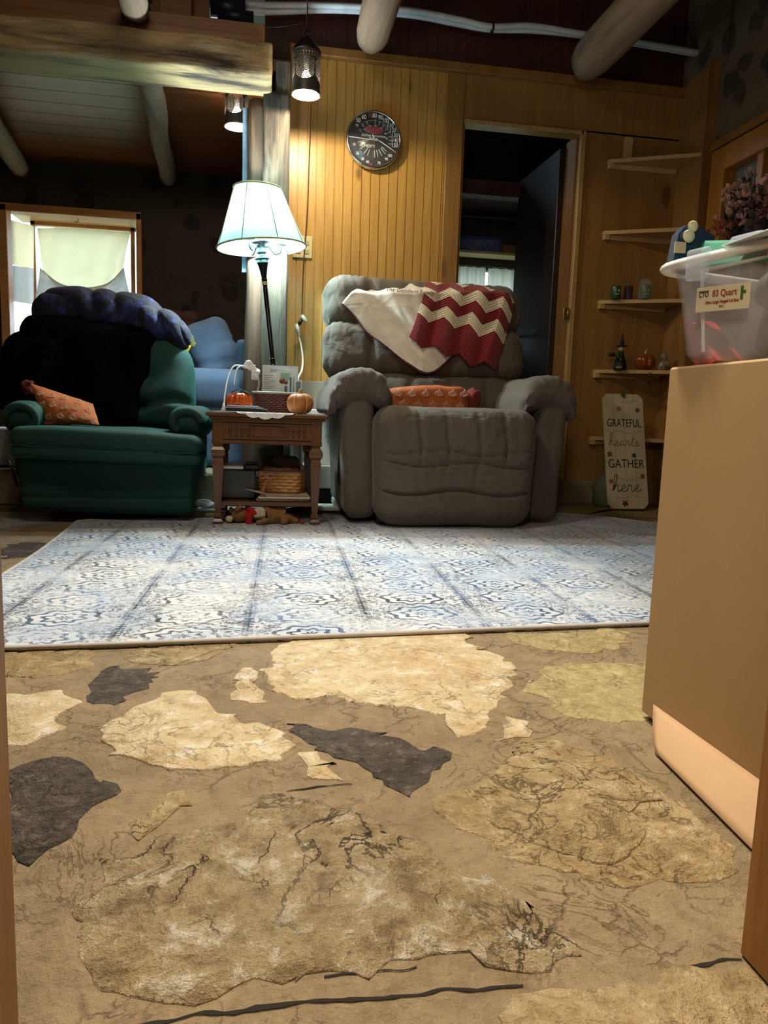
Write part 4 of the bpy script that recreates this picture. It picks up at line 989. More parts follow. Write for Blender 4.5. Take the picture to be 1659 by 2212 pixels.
# pale ledge left of the recliner on the step
t = thing('plank_stack', tuple(P(15, 1000, y=4.35)), 'pale blue white weathered plank stack on the stone step, left of the green recliner', 'planks')
for k, (a, b) in enumerate(((928, 962), (965, 990), (992, 1004))):
    g = G(); p0 = P(-60, b, y=4.32); p1 = P(39, a, y=4.32); g.box((p0[0], 4.32, p0[2]), (p1[0], 4.6, p1[2]+.004), .006); obj('plank', g, plain('whitewashed_wood', 'b8c4d8', .7, 0, '98a8c0', 14, .4, 25), t)
# ------------------------------------------------------------------ end table
t = thing('end_table', (.03, 3.75, 0), 'carved walnut end table with a lower shelf between the two recliners', 'end table')
X0, X1, Y0, Y1 = -.222, .286, 3.50, 4.06
g = G(); g.box((X0-.025, Y0-.025, .515), (X1+.025, Y1+.02, .535), .004); g.box((X0-.012, Y0-.012, .503), (X1+.012, Y1+.01, .516), .004); obj('table_top', g, m_table, t)
g = G(); g.box((X0+.02, Y0+.012, .395), (X1-.02, Y1-.02, .503)); g.box((X0, Y0, .39), (X1, Y0+.02, .408), .003); g.box((X0, Y0, .49), (X1, Y0+.02, .504), .002); obj('apron', g, m_table, t)
g = G(); g.box((X0+.05, Y0+.002, .412), (X1-.05, Y0+.016, .488), .002)
for i in range(5):
    for xs in (X0+.085+i*.026, X1-.085-i*.026): g.tube([(xs, Y0+.002, .425), (xs, Y0-.001, .44), (xs, Y0-.001, .462), (xs, Y0+.002, .475)], [.004, .006, .006, .005], 8)
g.box((-.05, Y0-.003, .425), (.11, Y0+.01, .476), .003)
dr = obj('drawer', g, m_table, t)
sh_ = 0
def leg(x, y):
    g = G(); g.box((x-.026, y-.026, .385), (x+.026, y+.026, .505), .003)
    prof = [(.022, .385), (.026, .375), (.036, .362), (.038, .345), (.036, .335), (.025, .322), (.027, .315), (.029, .30), (.029, .29), (.016, .07), (.016, .062), (.022, .058), (.022, .045), (.016, .04), (.024, .03), (.027, .026), (.027, .0155)]
    V = []; F = []; n = 16
    for i, (r, z) in enumerate(prof):
        for j in range(n):
            th = 2*PI*j/n+PI/4; sq = r/max(abs(math.cos(th)), abs(math.sin(th)))*.86; rr = sq*(1+(.06*math.sin(th*16) if .33 < z < .37 else 0)); V.append((x+rr*math.cos(th), y+rr*math.sin(th), z))
    for i in range(len(prof)-1):
        for j in range(n): F.append((i*n+j, (i+1)*n+j, (i+1)*n+(j+1) % n, i*n+(j+1) % n))
    F.append([(len(prof)-1)*n+j for j in range(n)]); g.smooth = False; g.add(V, F); return g
for x, y in ((X0+.028, Y0+.028), (X1-.028, Y0+.028), (X0+.028, Y1-.04), (X1-.028, Y1-.04)): obj('leg', leg(x, y), m_tablez, t)
g = G(); g.box((X0+.03, Y0+.02, .098), (X1-.03, Y1-.03, .118), .003); obj('lower_shelf', g, m_table, t)
TZ = .535
# doily
g = G(); dc = (.02, 3.62)
n = 176; V = []; F = []
ring = []
for i in range(n):
    th = 2*PI*i/n; r = .19*(1+.05*abs(math.sin(th*11))); x, y = dc[0]+r*math.cos(th)*1.15, dc[1]+r*math.sin(th)*.9; ring.append((x, y))
V = [(dc[0], dc[1], TZ+.003)]
for s in (.5, .7, .8, .85, .9, .95, 1):
    for (x, y) in ring:
        xx, yy = dc[0]+(x-dc[0])*s, dc[1]+(y-dc[1])*s; z = TZ+.003; lim = Y0-.027
        if yy < lim: z -= (lim-yy)*.95; yy = lim-.001-(lim-yy)*.15
        V.append((xx, yy, z))
for i in range(n): F.append((0, 1+i, 1+(i+1) % n))
for k in range(6):
    for i in range(n): F.append((1+k*n+i, 1+(k+1)*n+i, 1+(k+1)*n+(i+1) % n, 1+k*n+(i+1) % n))
g.add(V, F); tag(obj('lace_doily', g, fabric('white_lace', 'f0f0ee', 'dcdcd8', 60, 200)), 'white lace doily hanging over the front edge of the end table', 'doily')
def pumpkin(c, R, H, ribs, m, mstem, label, amp=.1, stemh=.02, cat='pumpkin', lines=None, group=None):
    t = thing('ceramic_pumpkin', c, label, cat, group); g = G(); k = 18; prof = []
    for i in range(k+1):
        a_ = -PI/2+PI*i/k; rr = R*(max(0, math.cos(a_))**.75); zz = H/2+H/2*math.sin(a_)-(.10*H*(math.exp(-(rr/(R*.3))**2)) if a_ > .8 else 0)
        prof.append((max(rr, R*.02), zz))
    g.lathe(c, prof, 72, lambda th, s: 1-amp*abs(math.cos(th*ribs/2))**4*math.sin(s*PI)**.5); b = obj('body', g, m, t)
    if lines:
        for q in range(ribs):
            th = (PI+2*PI*q)/ribs if False else (2*PI*q)/ribs; g = G()
            g.tube([(c[0]+math.cos(th)*(r_*(1-amp*math.sin(i/k*PI)**.5)+.001), c[1]+math.sin(th)*(r_*(1-amp*math.sin(i/k*PI)**.5)+.001), c[2]+z_) for i, (r_, z_) in enumerate(prof) if 0 < i < k], .0022, 6); obj('rib_line', g, lines, b)
    g = G(); z0 = c[2]+prof[-1][1]
    g.tube(spline([(c[0], c[1], z0-.004), (c[0]-.002, c[1], z0+stemh*.5), (c[0]+.004, c[1], z0+stemh)], 4), list(np.linspace(.011, .005, 9)), 8); obj('stem', g, mstem, t)
    return t
pk = pumpkin((-.10, 3.60, TZ+.005), .064, .09, 9, plain('orange_glaze', 'b04814', .25, 0, 'c85c1c', 9), plain('pk_leaf', '34401c', .5), 'glossy orange ceramic pumpkin with green leaf at the left of the end table', amp=.16, stemh=.012)
g = G()
for a_, b_, s in ((.012, .004, 1), (-.025, .002, -1), (.035, -.005, 1)): g.soft((-.10+a_, 3.585, TZ+.097+b_), (.03, .02, .006), .003, 6, M=Matrix.Rotation(.5*s, 4, 'Y'))
obj('leaf', g, plain('pk_leaf', '', 0), pk)
pumpkin((.183, 3.575, TZ+.002), .066, .098, 6, plain('matte_tan_pumpkin', 'a8642c', .6, 0, 'b87438', 8, .2, 60), plain('tan_stem', 'b08c50', .6), 'matte tan orange pumpkin with pale ribs at the right of the end table', amp=.10, stemh=.028, lines=plain('pale_rib', 'dcb880', .6))
# woven baskets
def basket(name, c, w0, d0, w1, d1, h, rows, m, mrim, label, seg=56, yaw=0, weave=.018, wp=2):
    t = thing(name, c, label, 'basket'); g = G(); cs, sn = math.cos(yaw), math.sin(yaw)
    def per(s, w, d):
        s = s % 1*4; k = int(s); f_ = s-k; q = [(-1, -1), (1, -1), (1, 1), (-1, 1)]; a_, b_ = q[k], q[(k+1) % 4]
        x, y = (a_[0]+(b_[0]-a_[0])*f_), (a_[1]+(b_[1]-a_[1])*f_); L = (abs(x)**6+abs(y)**6)**(1/6); return x/L*w/2, y/L*d/2
    for r in range(rows):
        z = h*(r+.5)/rows; w = w0+(w1-w0)*z/h; d = d0+(d1-d0)*z/h; pts = []
        for i in range(seg*2):
            x, y = per(i/(seg*2), w, d); o = 1+weave*math.sin(i*PI/wp+(PI if r % 2 else 0)); x, y = x*o, y*o
            pts.append((c[0]+x*cs-y*sn, c[1]+x*sn+y*cs, c[2]+z))
        g.tube(pts, h/rows*.60, 6, closed=True, flat=1)
    g.box((c[0]-w0*.35, c[1]-d0*.35, c[2]), (c[0]+w0*.35, c[1]+d0*.35, c[2]+.006)); obj('weave', g, m, t)
    g = G(); pts = []
    for i in range(80):
        x, y = per(i/80, w1*1.02, d1*1.02); pts.append((c[0]+x*cs-y*sn, c[1]+x*sn+y*cs, c[2]+h))
    g.tube(pts, .006, 8, closed=True); obj('rim', g, mrim, t); return t
basket('wicker_basket', (.075, 3.80, TZ+.001), .185, .16, .225, .19, .098, 11, plain('dark_red_wicker', '3c1410', .35, 0, '58201a', 30), plain('wicker_rim', '8c8478', .5), 'dark red wicker basket of papers at the back of the end table')
PM = frame
def paper(x0, y0, x1, y1, yy, tilt, label, m, name='paper_sheet', cat='paper'):
    a = P(x0, y0, y=yy); b = P(x1, y1, y=yy); t = thing(name, (float((a[0]+b[0])/2), yy, float(min(a[2], b[2]))), label, cat)
    g = G(); g.box((a[0], yy, b[2]), (b[0], yy+.0025, a[2]), 0, None); o = obj('sheet', g, m, t); return t, a, b
m_pap = plain('news_paper', 'd4dcdc', .7, 0, 'c4d0d4', 12)
t, a, b = paper(567, 788, 643, 858, 3.80, 0, 'white newsletter standing at the back of the wicker basket', m_pap)
g = G(); zc = a[2]-.018
text('DVIERNEL', .018, frame((float((a[0]+b[0])/2)-.01, 3.7985, zc-.01), (1, 0, -.03), (0, 0, 1)), g=g)
for i in range(8): text('printed column of small news', .0045, frame((float(a[0])+.035, 3.7985, zc-.034-i*.0075), (1, 0, 0), (0, 0, 1)), g=g) if False else g.box((a[0]+.006, 3.7985, zc-.034-i*.009), (a[0]+.055-.012*(i % 3), 3.7999, zc-.0325-i*.009))
obj('print', g, plain('grey_ink', '70808c', .8), t)
t, a, b = paper(597, 800, 632, 862, 3.775, 0, 'picture card with green and pink drawing in front of the newsletter in the basket', plain('card_white', 'd8e4e4', .6), 'picture_card', 'card')
g = G(); xm = float((a[0]+b[0])/2); g.box((xm-.02, 3.774, a[2]-.045), (xm+.025, 3.7752, a[2]-.012)); obj('green_patch', g, plain('mint_print', '8cc0a8', .7), t)
g = G(); g.lathe((0, 0, 0), [(.001, 0), (.014, .0008)], 16, M=frame((xm-.012, 3.7735, float(a[2])-.05), (1, 0, 0), (0, 0, 1))); g.lathe((0, 0, 0), [(.001, 0), (.010, .0009)], 16, M=frame((xm+.006, 3.7733, float(a[2])-.056), (1, 0, 0), (0, 0, 1))); obj('pink_drawing', g, plain('pink_print', 'd49888', .7), t)
g = G(); g.box((xm+.0, 3.774, a[2]-.11), (xm+.014, 3.7752, a[2]-.075)); g.box((xm+.026, 3.774, a[2]-.11), (xm+.034, 3.7752, a[2]-.03)); obj('blue_patch', g, plain('blue_print', '3c7c9c', .7), t)
t, a, b = paper(637, 820, 652, 856, 3.77, 0, 'small white framed photo card at the right of the wicker basket', plain('card_white', '', 0), 'photo_card', 'card')
g = G(); g.box((a[0]+.006, 3.768, b[2]), (b[0]-.006, 3.7702, a[2]-.01)); obj('picture', g, plain('grey_photo', '6c8490', .5), t)
# tray and items
t = thing('tablet_computer', (-.06, 3.56, TZ), 'black tablet in a case under papers at the front of the end table', 'tablet')
g = G(); g.box((-.155, 3.50, TZ+.006), (.035, 3.62, TZ+.020), .005); obj('case', g, plain('teal_black', '101c20', .35), t)
t = thing('paper_stack', (-.08, 3.56, TZ+.02), 'thin stack of white booklets on the black tablet', 'booklets')
for i in range(3):
    g = G(); g.box((-.162+i*.004, 3.505, TZ+.0205+i*.004), (.01-.01*i, 3.61, TZ+.0238+i*.004), .001); obj('booklet', g, plain('booklet'+str(i), ('c8c8d4', '7880a0', 'd4d8e0')[i], .5), t)
t = thing('charger_cable', tuple(P(484, 885, y=3.62)), 'white looped charging cable rising over the orange pumpkin', 'cable')
g = G(); g.tube(spline([tuple(P(a, b, y=yy)) for a, b, yy in ((483,884,3.55),(486,850,3.6),(493,815,3.66),(503,793,3.70),(516,789,3.72),(530,795,3.74))], 8), .0036, 8); g.tube(spline([tuple(P(a, b, y=yy)) for a, b, yy in ((506,832,3.66),(508,812,3.68),(513,796,3.70),(524,790,3.72),(536,797,3.75))], 8), .0036, 8); obj('lead', g, m_white, t)
g = G(); g.lathe(tuple(P(483, 885, y=3.55)), [(.013, -.004), (.013, 0), (.007, .012), (.004, .03)], 14); obj('plug', g, m_white, t)
t = thing('plastic_bag', tuple(P(548, 810, y=3.85)), 'crumpled white plastic wrapper behind the wicker basket, by the sofa arm', 'wrapper')
g = G(); g.soft(tuple(P(541, 791, y=3.82)), (.055, .03, .035), .012, 12, lambda w, nn, p: w+nn*.012*nz(w[0]*60, w[1]*60, w[2]*60), M=Matrix.Rotation(.6, 4, 'Y')); g.soft(tuple(P(552, 808, y=3.82)), (.04, .03, .055), .014, 12, lambda w, nn, p: w+nn*.012*nz(w[0]*60, w[1]*60+4, w[2]*60)); obj('wrapper', g, m_white, t)
g = G(); g.tube(spline([tuple(P(a, b, y=3.84)) for a, b in ((552,800),(558,815),(559,832),(556,845))], 6), .004, 8); obj('cord', g, plain('cream_cord', 'c8c0a0', .6), t)
# lower shelf
SZ = .118
for i, (x0, x1, yy, m, lab) in enumerate(((-.02, .235, 3.55, plain('mag_a', 'a89880', .6, 0, '6c5c50', 20), 'magazine with worn cover at the bottom of the pile on the table shelf'), (-.01, .238, 3.545, plain('mag_b', 'c8bca8', .6), 'pale magazine in the middle of the pile on the table shelf'), (0, .23, 3.555, plain('mag_c', '8c7460', .6, 0, 'b09c84', 14), 'brown covered magazine at the top of the pile on the table shelf'))):
    g = G(); g.box((x0, yy, SZ+.002+i*.011), (x1, yy+.24, SZ+.012+i*.011), .002, Matrix.Translation((0, 0, 0)))
    tag(obj('magazine', g, m), lab, 'magazine', 'magazines on the table shelf')
g = G(); g.add([(-.075, 3.56, .175), (.0, 3.54, .158), (.03, 3.54, .152), (.02, 3.7, .155), (-.02, 3.7, .16)], [(0, 1, 2, 3, 4)]); g.add([(-.075, 3.56, .173), (.0, 3.54, .156), (.03, 3.54, .150), (.02, 3.7, .153), (-.02, 3.7, .158)], [(4, 3, 2, 1, 0)])
tag(obj('greeting_card', g, plain('card_rust', 'a07868', .6, 0, 'd0c4b8', 10)), 'tilted greeting card sticking out left under the split wood basket', 'card')
t = basket('woven_basket', (.105, 3.68, SZ+.036), .19, .13, .205, .145, .098, 6, plain('honey_splint', 'a8743c', .45, 0, 'bc8848', 10), fabric('red_gingham', '9c6858', 'b88c78', 60, 200), 'honey splint basket with checked cloth liner and pink bow, on the magazine pile', yaw=-.25, weave=.028, wp=4)
g = G(); bc = Vector((.03, 3.585, SZ+.118))
g.tube(spline([bc+Vector((-.035, -.006, .008)), bc, bc+Vector((.004, -.012, -.012)), bc+Vector((-.01, -.01, -.05)), bc+Vector((-.015, -.008, -.08))], 6), .004, 6, flat=.5)
for s in (1, -1): g.tube(spline([bc, bc+Vector((s*.02, -.012, .014)), bc+Vector((s*.034, -.012, .0)), bc+Vector((s*.02, -.012, -.012)), bc], 6), .004, 6, flat=.5)
obj('bow', g, plain('pink_ribbon', 'b07868', .6), t)
g = G(); g.soft((.10, 3.69, SZ+.137), (.17, .12, .03), .013, 14, lambda w, nn, p: w+nn*.008*nz(w[0]*30, w[1]*30)); obj('liner', g, fabric('red_gingham', '', None), t)
g = G(); g.soft((.13, 3.75, SZ+.165), (.14, .12, .09), .035, 12, lambda w, nn, p: w+nn*.012*nz(w[0]*20, w[1]*20, w[2]*20)); tag(obj('cloth_bundle', g, fabric('brown_knit', '2c1c14', '3c281c', 12)), 'dark brown cloth bundle heaped in the splint basket', 'cloth')
t = thing('electronics_box', (-.1, 3.75, SZ), 'grey electronic box with a white top unit at the left of the table shelf', 'box')
g = G(); g.box((-.185, 3.62, SZ+.002), (-.02, 3.86, SZ+.145), .008); obj('body', g, plain('dark_grey_box', '3c3c3c', .35, .2), t)
g = G(); g.box((-.19, 3.60, SZ+.148), (-.08, 3.80, SZ+.163), .004); tag(obj('white_device', g, m_white), 'slim white device lying on the grey box under the end table top', 'device')
g = G(); g.box((-.075, 3.60, SZ+.147), (-.005, 3.80, SZ+.172), .006); tag(obj('black_device', g, m_black), 'small black device beside the white one on the table shelf box', 'device')
# ------------------------------------------------------------------ boxes behind the table
m_cb = plain('white_carton', 'f2efe6', .7, 0, 'e8e4d8', 3)
t = thing('white_carton', (.36, 4.45, .238), 'large cream white carton between end table and grey recliner', 'carton')
g = G(); g.box((.262, 4.36, .24), (.45, 4.58, .562), .004); obj('upper_body', g, m_cb, t)
g = text('|THE|', .026, frame((.40, 4.358, .405), (1, 0, 0), (0, 0, 1))); g = text('40 oz', .016, frame((.40, 4.358, .375), (1, 0, 0), (0, 0, 1)), g=g); obj('print', g, plain('grey_ink2', '8c8878', .8), t)
g = G(); g.box((.25, 4.34, .10), (.46, 4.57, .238), .006); tag(obj('cream_case', g, plain('cream_case', 'd8d2c0', .6)), 'cream plastic case underneath the white carton', 'case')
g = G(); g.box((.20, 4.585, .155), (.60, 4.60, .73), .003); tag(obj('leaning_board', g, plain('grey_board', '8c8474', .7)), 'grey board leaning on the beadboard behind the white carton', 'board')
g = G(); g.box((.24, 4.36, .005), (.44, 4.56, .095), .004); tag(obj('black_case', g, m_black), 'low black case on the floor under the cream case', 'case')
g = G(); g.box((.28, 4.0, .014), (.45, 4.16, .035), .004); tag(obj('foam_sheet', g, m_cb), 'flat white panel on the floor between table leg and recliner', 'panel')
g = G(); g.box((.40, 4.05, .037), (.50, 4.18, .075), .006); tag(obj('white_block', g, m_cb), 'small pale block on the white panel beside the grey recliner', 'block')
g = G(); g.box((.165, 4.14, .12), (.225, 4.42, .375), .015); tag(obj('cream_canister', g, plain('cream_case', '', 0)), 'cream upright container behind the right leg of the end table', 'container')
g = G(); g.soft((.11, 4.3, .36), (.24, .14, .14), .05, 14, lambda w, nn, p: w+nn*.02*nz(w[0]*16, w[1]*16, w[2]*16)); tag(obj('brown_bag', g, fabric('khaki_bag', '4c4030', '5c5040', 8)), 'soft khaki bag behind the splint basket, under the end table', 'bag')
t = thing('power_strip', (-.28, 3.95, .0), 'white power strip with leads on the floor left of the end table', 'power strip')
g = G(); g.box((-.31, 4.05, .01), (-.18, 4.1, .04), .006); obj('body', g, plain('grey_plastic', '8094a8', .5), t)
g = G()
for k in range(4): g.tube(spline([(-.34-.03*k, 4.12, .02), (-.30, 4.0+.02*k, .03+.01*k), (-.24, 4.07, .035)], 6), .004, 8)
g.tube(spline([tuple(P(a, b, y=4.12)) for a, b in ((426,995),(438,1004),(444,1018),(446,1030))], 6), .004, 8); obj('lead', g, m_white, t)
g = G(); g.box((-.33, 4.0, .004), (.02, 4.15, .014)); tag(obj('paper_strip', g, m_pap), 'white sheet of paper on the floor behind the end table', 'paper')
# ------------------------------------------------------------------ plush deer under table
t = thing('plush_deer', (.02, 3.55, .012), 'brown plush deer with red scarf lying under the end table', 'stuffed toy')
m_pl = fabric('brown_plush', '7c5630', '8c6638', 40, 120, .9, .3, .6, 60, .004)
def skin(name, pts, edges, rad, m, parent):
    b = wloc(parent); me = bpy.data.meshes.new(name); me.from_pydata([tuple(Vector(p)-b) for p in pts], edges, []); o = bpy.data.objects.new(name, me); COL.objects.link(o); o.parent = parent; me.materials.append(m)
    md = o.modifiers.new('skin', 'SKIN'); md.use_smooth_shade = True
    for i, r in enumerate(rad): me.skin_vertices[0].data[i].radius = (r, r)
    me.skin_vertices[0].data[0].use_root = True
    s = o.modifiers.new('sub', 'SUBSURF'); s.levels = s.render_levels = 2; return o
y0 = 3.56
skin('body', [(.075, y0, .065), (.03, y0, .055), (-.01, y0, .05), (-.055, y0, .055), (-.10, y0, .055), (-.135, y0, .040), (.11, y0, .055), (.145, y0-.01, .03), (.185, y0-.015, .022), (.03, y0-.05, .03), (.0, y0-.07, .024), (-.02, y0-.075, .022), (.12, y0-.05, .026), (.10, y0-.07, .022), (.15, y0+.03, .04), (.19, y0+.03, .02)],
     [(0, 1), (1, 2), (2, 3), (3, 4), (4, 5), (0, 6), (6, 7), (7, 8), (1, 9), (9, 10), (10, 11), (6, 12), (12, 13), (6, 14), (14, 15)], [.042, .036, .028, .027, .047, .026, .034, .02, .012, .016, .015, .013, .018, .014, .014, .01], m_pl, t)
g = G(); g.soft((-.142, y0-.022, .034), (.034, .04, .03), .014, 10); obj('muzzle', g, fabric('cream_plush', 'c4b498', 'd0c4ac', 40), t)
g = G(); g.soft((-.10, y0-.035, .088), (.04, .02, .02), .009, 8, M=Matrix.Rotation(-.6, 4, 'Y')); g.soft((-.135, y0-.005, .075), (.02, .02, .03), .009, 8); obj('ear', g, m_pl, t)
g = G(); g.lathe((-.118, y0-.046, .062), [(.001, -.003), (.0045, 0), (.001, .003)], 10); obj('eye', g, m_black, t)
g = G(); g.lathe((0, 0, 0), [(.034, -.014), (.042, 0), (.034, .014)], 24, M=Matrix.Translation((-.055, y0, .055)) @ Matrix.Rotation(PI/2, 4, 'Y'), cap=False)
g.soft((-.035, y0-.035, .075), (.05, .02, .035), .009, 10, lambda w, nn, p: w+nn*.008*nz(w[0]*50, w[1]*50, w[2]*50)); g.soft((-.05, y0-.042, .035), (.03, .014, .055), .006, 8); obj('scarf', g, fabric('red_scarf', '9c1010', 'b01818', 30, 200), t, label='red scarf')
g = G(); g.soft((-.002, y0-.03, .066), (.06, .03, .05), .014, 12); obj('bib', g, fabric('cream_plush', '', None), t, label='white chest patch')
g = G(); g.soft((.20, y0-.02, .022), (.025, .03, .018), .008, 8); obj('hoof', g, plain('red_sole', '8c2020', .7), t)
# ------------------------------------------------------------------ corner shelves
for i, z in enumerate((2.165, 1.737, 1.312, .876, .445)):
    t = thing('corner_shelf', (2.4, 4.6, z), ('highest', 'second from the top', 'middle', 'fourth', 'lowest')[i]+' triangular pine corner shelf right of the doorway'+(', holding green jars' if i == 2 else ', holding the witch and pumpkin' if i == 3 else ', behind the leaning sign' if i == 4 else ', with a small upright block' if i == 0 else ', empty'), 'shelf', 'pine corner shelves')
    g = G(); g.prism([(2.125, 4.611), (2.125, 4.585), (2.599, 4.33), (2.599, 4.611)], .022, Matrix.Translation((0, 0, z-.022))); obj('board', g, m_shelf, t)
    g = G(); g.box((2.127, 4.575, z-.054), (2.16, 4.611, z-.022), .002); g.box((2.16, 4.595, z-.05), (2.59, 4.611, z-.022)); obj('cleat', g, m_shelf, t)
g = G(); g.box((2.215, 4.56, 2.166), (2.265, 4.60, 2.30), .003); tag(obj('wood_block', g, m_shelf), 'small upright pine block on the highest corner shelf', 'block')
def jar(x, y, z, h, lab, glass=False):
    t = thing('candle_jar', (x, y, z), lab, 'candle jar'); g = G(); r = .030
    g.lathe((x, y, z), [(r*.9, .001), (r, .006), (r, h*.9), (r*.93, h), (r*.8, h)], 28); obj('cup', g, plain('dark_green_glaze', '1c4818', .3, 0, '244c1c', 20), t)
    g = G()
    for s in (-1, 1): g.soft((x+s*.011-.004, y-.0305, z+h*.62), (.011, .004, .013), .002, 6)
    g.tube(spline([(x-.018, y-.026, z+h*.42), (x-.004, y-.031, z+h*.32), (x+.012, y-.029, z+h*.42)], 5), .003, 6); obj('painted_face', g, plain('cream_paint', 'b0b088', .5), t)
    if glass:
        g = G(); g.lathe((x, y, z), [(.043, .001), (.043, h*.8), (.04, h*1.25), (.02, h*1.45), (.002, h*1.47)], 28, cap=False); obj('glass_dome', g, clearmat('dome_glass', 'e8f0e8', .12, .03), t)
jar(2.205, 4.53, 1.3125, .082, 'small dark green face candle jar at the left of the middle corner shelf')
jar(2.372, 4.47, 1.3125, .088, 'green face jar under a clear glass dome on the middle corner shelf', True)
g = G(); g.lathe((2.29, 4.53, 1.3125), [(.026, 0), (.027, .004), (.027, .085), (.025, .085), (.025, .006)], 24); tag(obj('glass_tumbler', g, clearmat('dark_glass', '6c5060', .4, .1)), 'dim dark glass tumbler between the two green jars', 'tumbler')
t = thing('witch_figurine', (2.25, 4.5, .877), 'small witch figurine with green blouse and pointed hat on the fourth corner shelf', 'figurine')
g = G(); g.lathe((2.255, 4.50, .877), [(.040, 0), (.042, .01), (.034, .05), (.022, .085), (.018, .1), (.012, .115)], 24, lambda th, s: 1+.06*math.sin(th*6)); obj('robe', g, plain('black_robe', '0e0c0e', .7), t)
g = G(); g.soft((2.24, 4.485, .97), (.034, .03, .04), .014, 10); g.tube([(2.232, 4.48, .98), (2.215, 4.46, .96), (2.225, 4.45, .94)], .008, 8); obj('blouse', g, plain('green_blouse', '2c4020', .7), t)
g = G(); g.soft((2.247, 4.482, 1.005), (.032, .03, .036), .014, 10); g.tube([(2.247, 4.468, 1.006), (2.243, 4.455, 1.0)], [.005, .002], 6); obj('head', g, plain('figurine_skin', 'b09878', .6), t)
g = G(); g.tube([(2.225, 4.455, .95), (2.235, 4.45, .93)], .006, 6); g.soft((2.225, 4.45, .885), (.03, .03, .014), .006, 6); obj('hands_and_shoes', g, plain('figurine_tan', 'a07c4c', .6), t)
g = G(); g.lathe((2.25, 4.485, 1.02), [(.038, 0), (.038, .003), (.016, .006), (.012, .03), (.006, .055), (.001, .085)], 20, lambda th, s: 1); obj('hat', g, plain('black_robe', '', 0), t)
g = G(); g.soft((2.18, 4.47, .965), (.045, .03, .025), .01, 8); g.tube([(2.2, 4.47, .96), (2.27, 4.45, .90)], .003, 6); obj('broom', g, plain('dark_straw', '2c1c14', .8), t)
pumpkin((2.41, 4.47, .877), .064, .105, 7, plain('glazed_amber', '7c3810', .18, 0, '8c4414', 6), plain('tan_stem', '', 0), 'glossy amber glass pumpkin with pale stem on the fourth corner shelf', amp=.14, stemh=.035)
t = thing('glass_figurine', (2.50, 4.42, .877), 'clear glass figurine right of the amber pumpkin on the fourth corner shelf', 'figurine')
g = G(); g.soft((2.505, 4.42, .912), (.07, .06, .07), .02, 8, lambda w, nn, p: w*(1-.25*max(0, p[2]))+nn*.008*nz(w[0]*50, w[1]*50, w[2]*50)); g.soft((2.51, 4.42, .962), (.04, .04, .045), .015, 7, lambda w, nn, p: w+nn*.006*nz(w[0]*60, w[1]*60, w[2]*60)); g.smooth = False; obj('body', g, plain('crystal', 'b8a898', .08, .3, '5c4c40', 30), t)
g = G(); g.lathe((2.41, 4.40, .845), [(.001, -.01), (.012, -.012), (.014, 0), (.006, .012)], 12); tag(obj('leaf_clip', g, plain('dark_leaf', '2c2410', .7)), 'small dark leaf clip hanging on the edge of the pumpkin shelf', 'clip')
# sign
TL, TR, BL, BR = [np.array(P(a, b, y=yy)) for a, b, yy in ((1330, 855, 4.40), (1428, 858, 4.40), (1311, 1093, 4.22), (1400, 1106, 4.22))]
BL[2] = max(BL[2], .012); o = (BL+BR)/2; Xd = (TR-TL)/np.linalg.norm(TR-TL); Yd = ((TL+TR)/2-o); Hs = np.linalg.norm(Yd); Yd /= Hs; Ws = .27
SM = frame(o, Xd, Yd); Nn = np.array(SM.to_3x3() @ Vector((0, 0, 1)))
t = thing('wooden_sign', tuple(o), 'tall white plank sign with autumn leaves reading GRATEFUL hearts GATHER here', 'sign')
g = G(); k = .03; w2 = Ws/2
for i in range(4):
    a, b = -w2+Ws*i/4+.0012, -w2+Ws*(i+1)/4-.0012
    if i == 0: pl = [(a, k), (a+k, 0), (b, 0), (b, Hs), (a+k, Hs), (a, Hs-k)]
    elif i == 3: pl = [(a, 0), (b-k, 0), (b, k), (b, Hs-k), (b-k, Hs), (a, Hs)]
    else: pl = [(a, 0), (b, 0), (b, Hs), (a, Hs)]
    g.prism(pl, .012, SM)
g.box((-w2+.02, .1, -.012), (w2-.02, .14, 0), 0, SM); g.box((-w2+.02, Hs-.16, -.012), (w2-.02, Hs-.12, 0), 0, SM); obj('planks', g, plain('cream_painted_plank', 'cdbf9c', .6, 0, 'b8aa86', 6, .2, 40), t)
T_ = lambda x, y: SM @ Matrix.Translation((x, y, .0128))
g = G(); text('GRATEFUL', .072, T_(.0, Hs*.74), g=g, sx=.66); text('GATHER', .078, T_(.0, Hs*.385), g=g, sx=.80); obj('block_lettering', g, plain('dark_brown_paint', '241c18', .7), t)
LET = {'h': [[(-.1, .1), (.2, 1.1), (.42, 2.2), (.28, 2.45), (.16, 2.0), (.06, .9), (.03, 0)], [(.03, .2), (.22, .8), (.42, .9), (.45, .5), (.42, .15), (.55, 0), (.75, .3)]],
       'e': [[(0, .3), (.3, .55), (.36, .85), (.2, .95), (.06, .6), (.1, .12), (.3, 0), (.6, .3)]],
       'a': [[(.42, .85), (.2, .95), (.02, .5), (.1, .05), (.3, .15), (.45, .9)], [(.45, .9), (.4, .2), (.5, 0), (.72, .3)]],
       'r': [[(0, .3), (.14, 1.05), (.22, .85), (.4, .9), (.34, .4), (.42, 0), (.66, .3)]],
       't': [[(0, .3), (.25, 1.2), (.3, 1.9)], [(.28, 1.9), (.18, .6), (.22, 0), (.45, .05), (.6, .3)], [(.0, 1.25), (.5, 1.35)]],
       's': [[(0, .3), (.22, 1.0), (.3, .7), (.4, .3), (.25, 0), (.05, .1)]]}
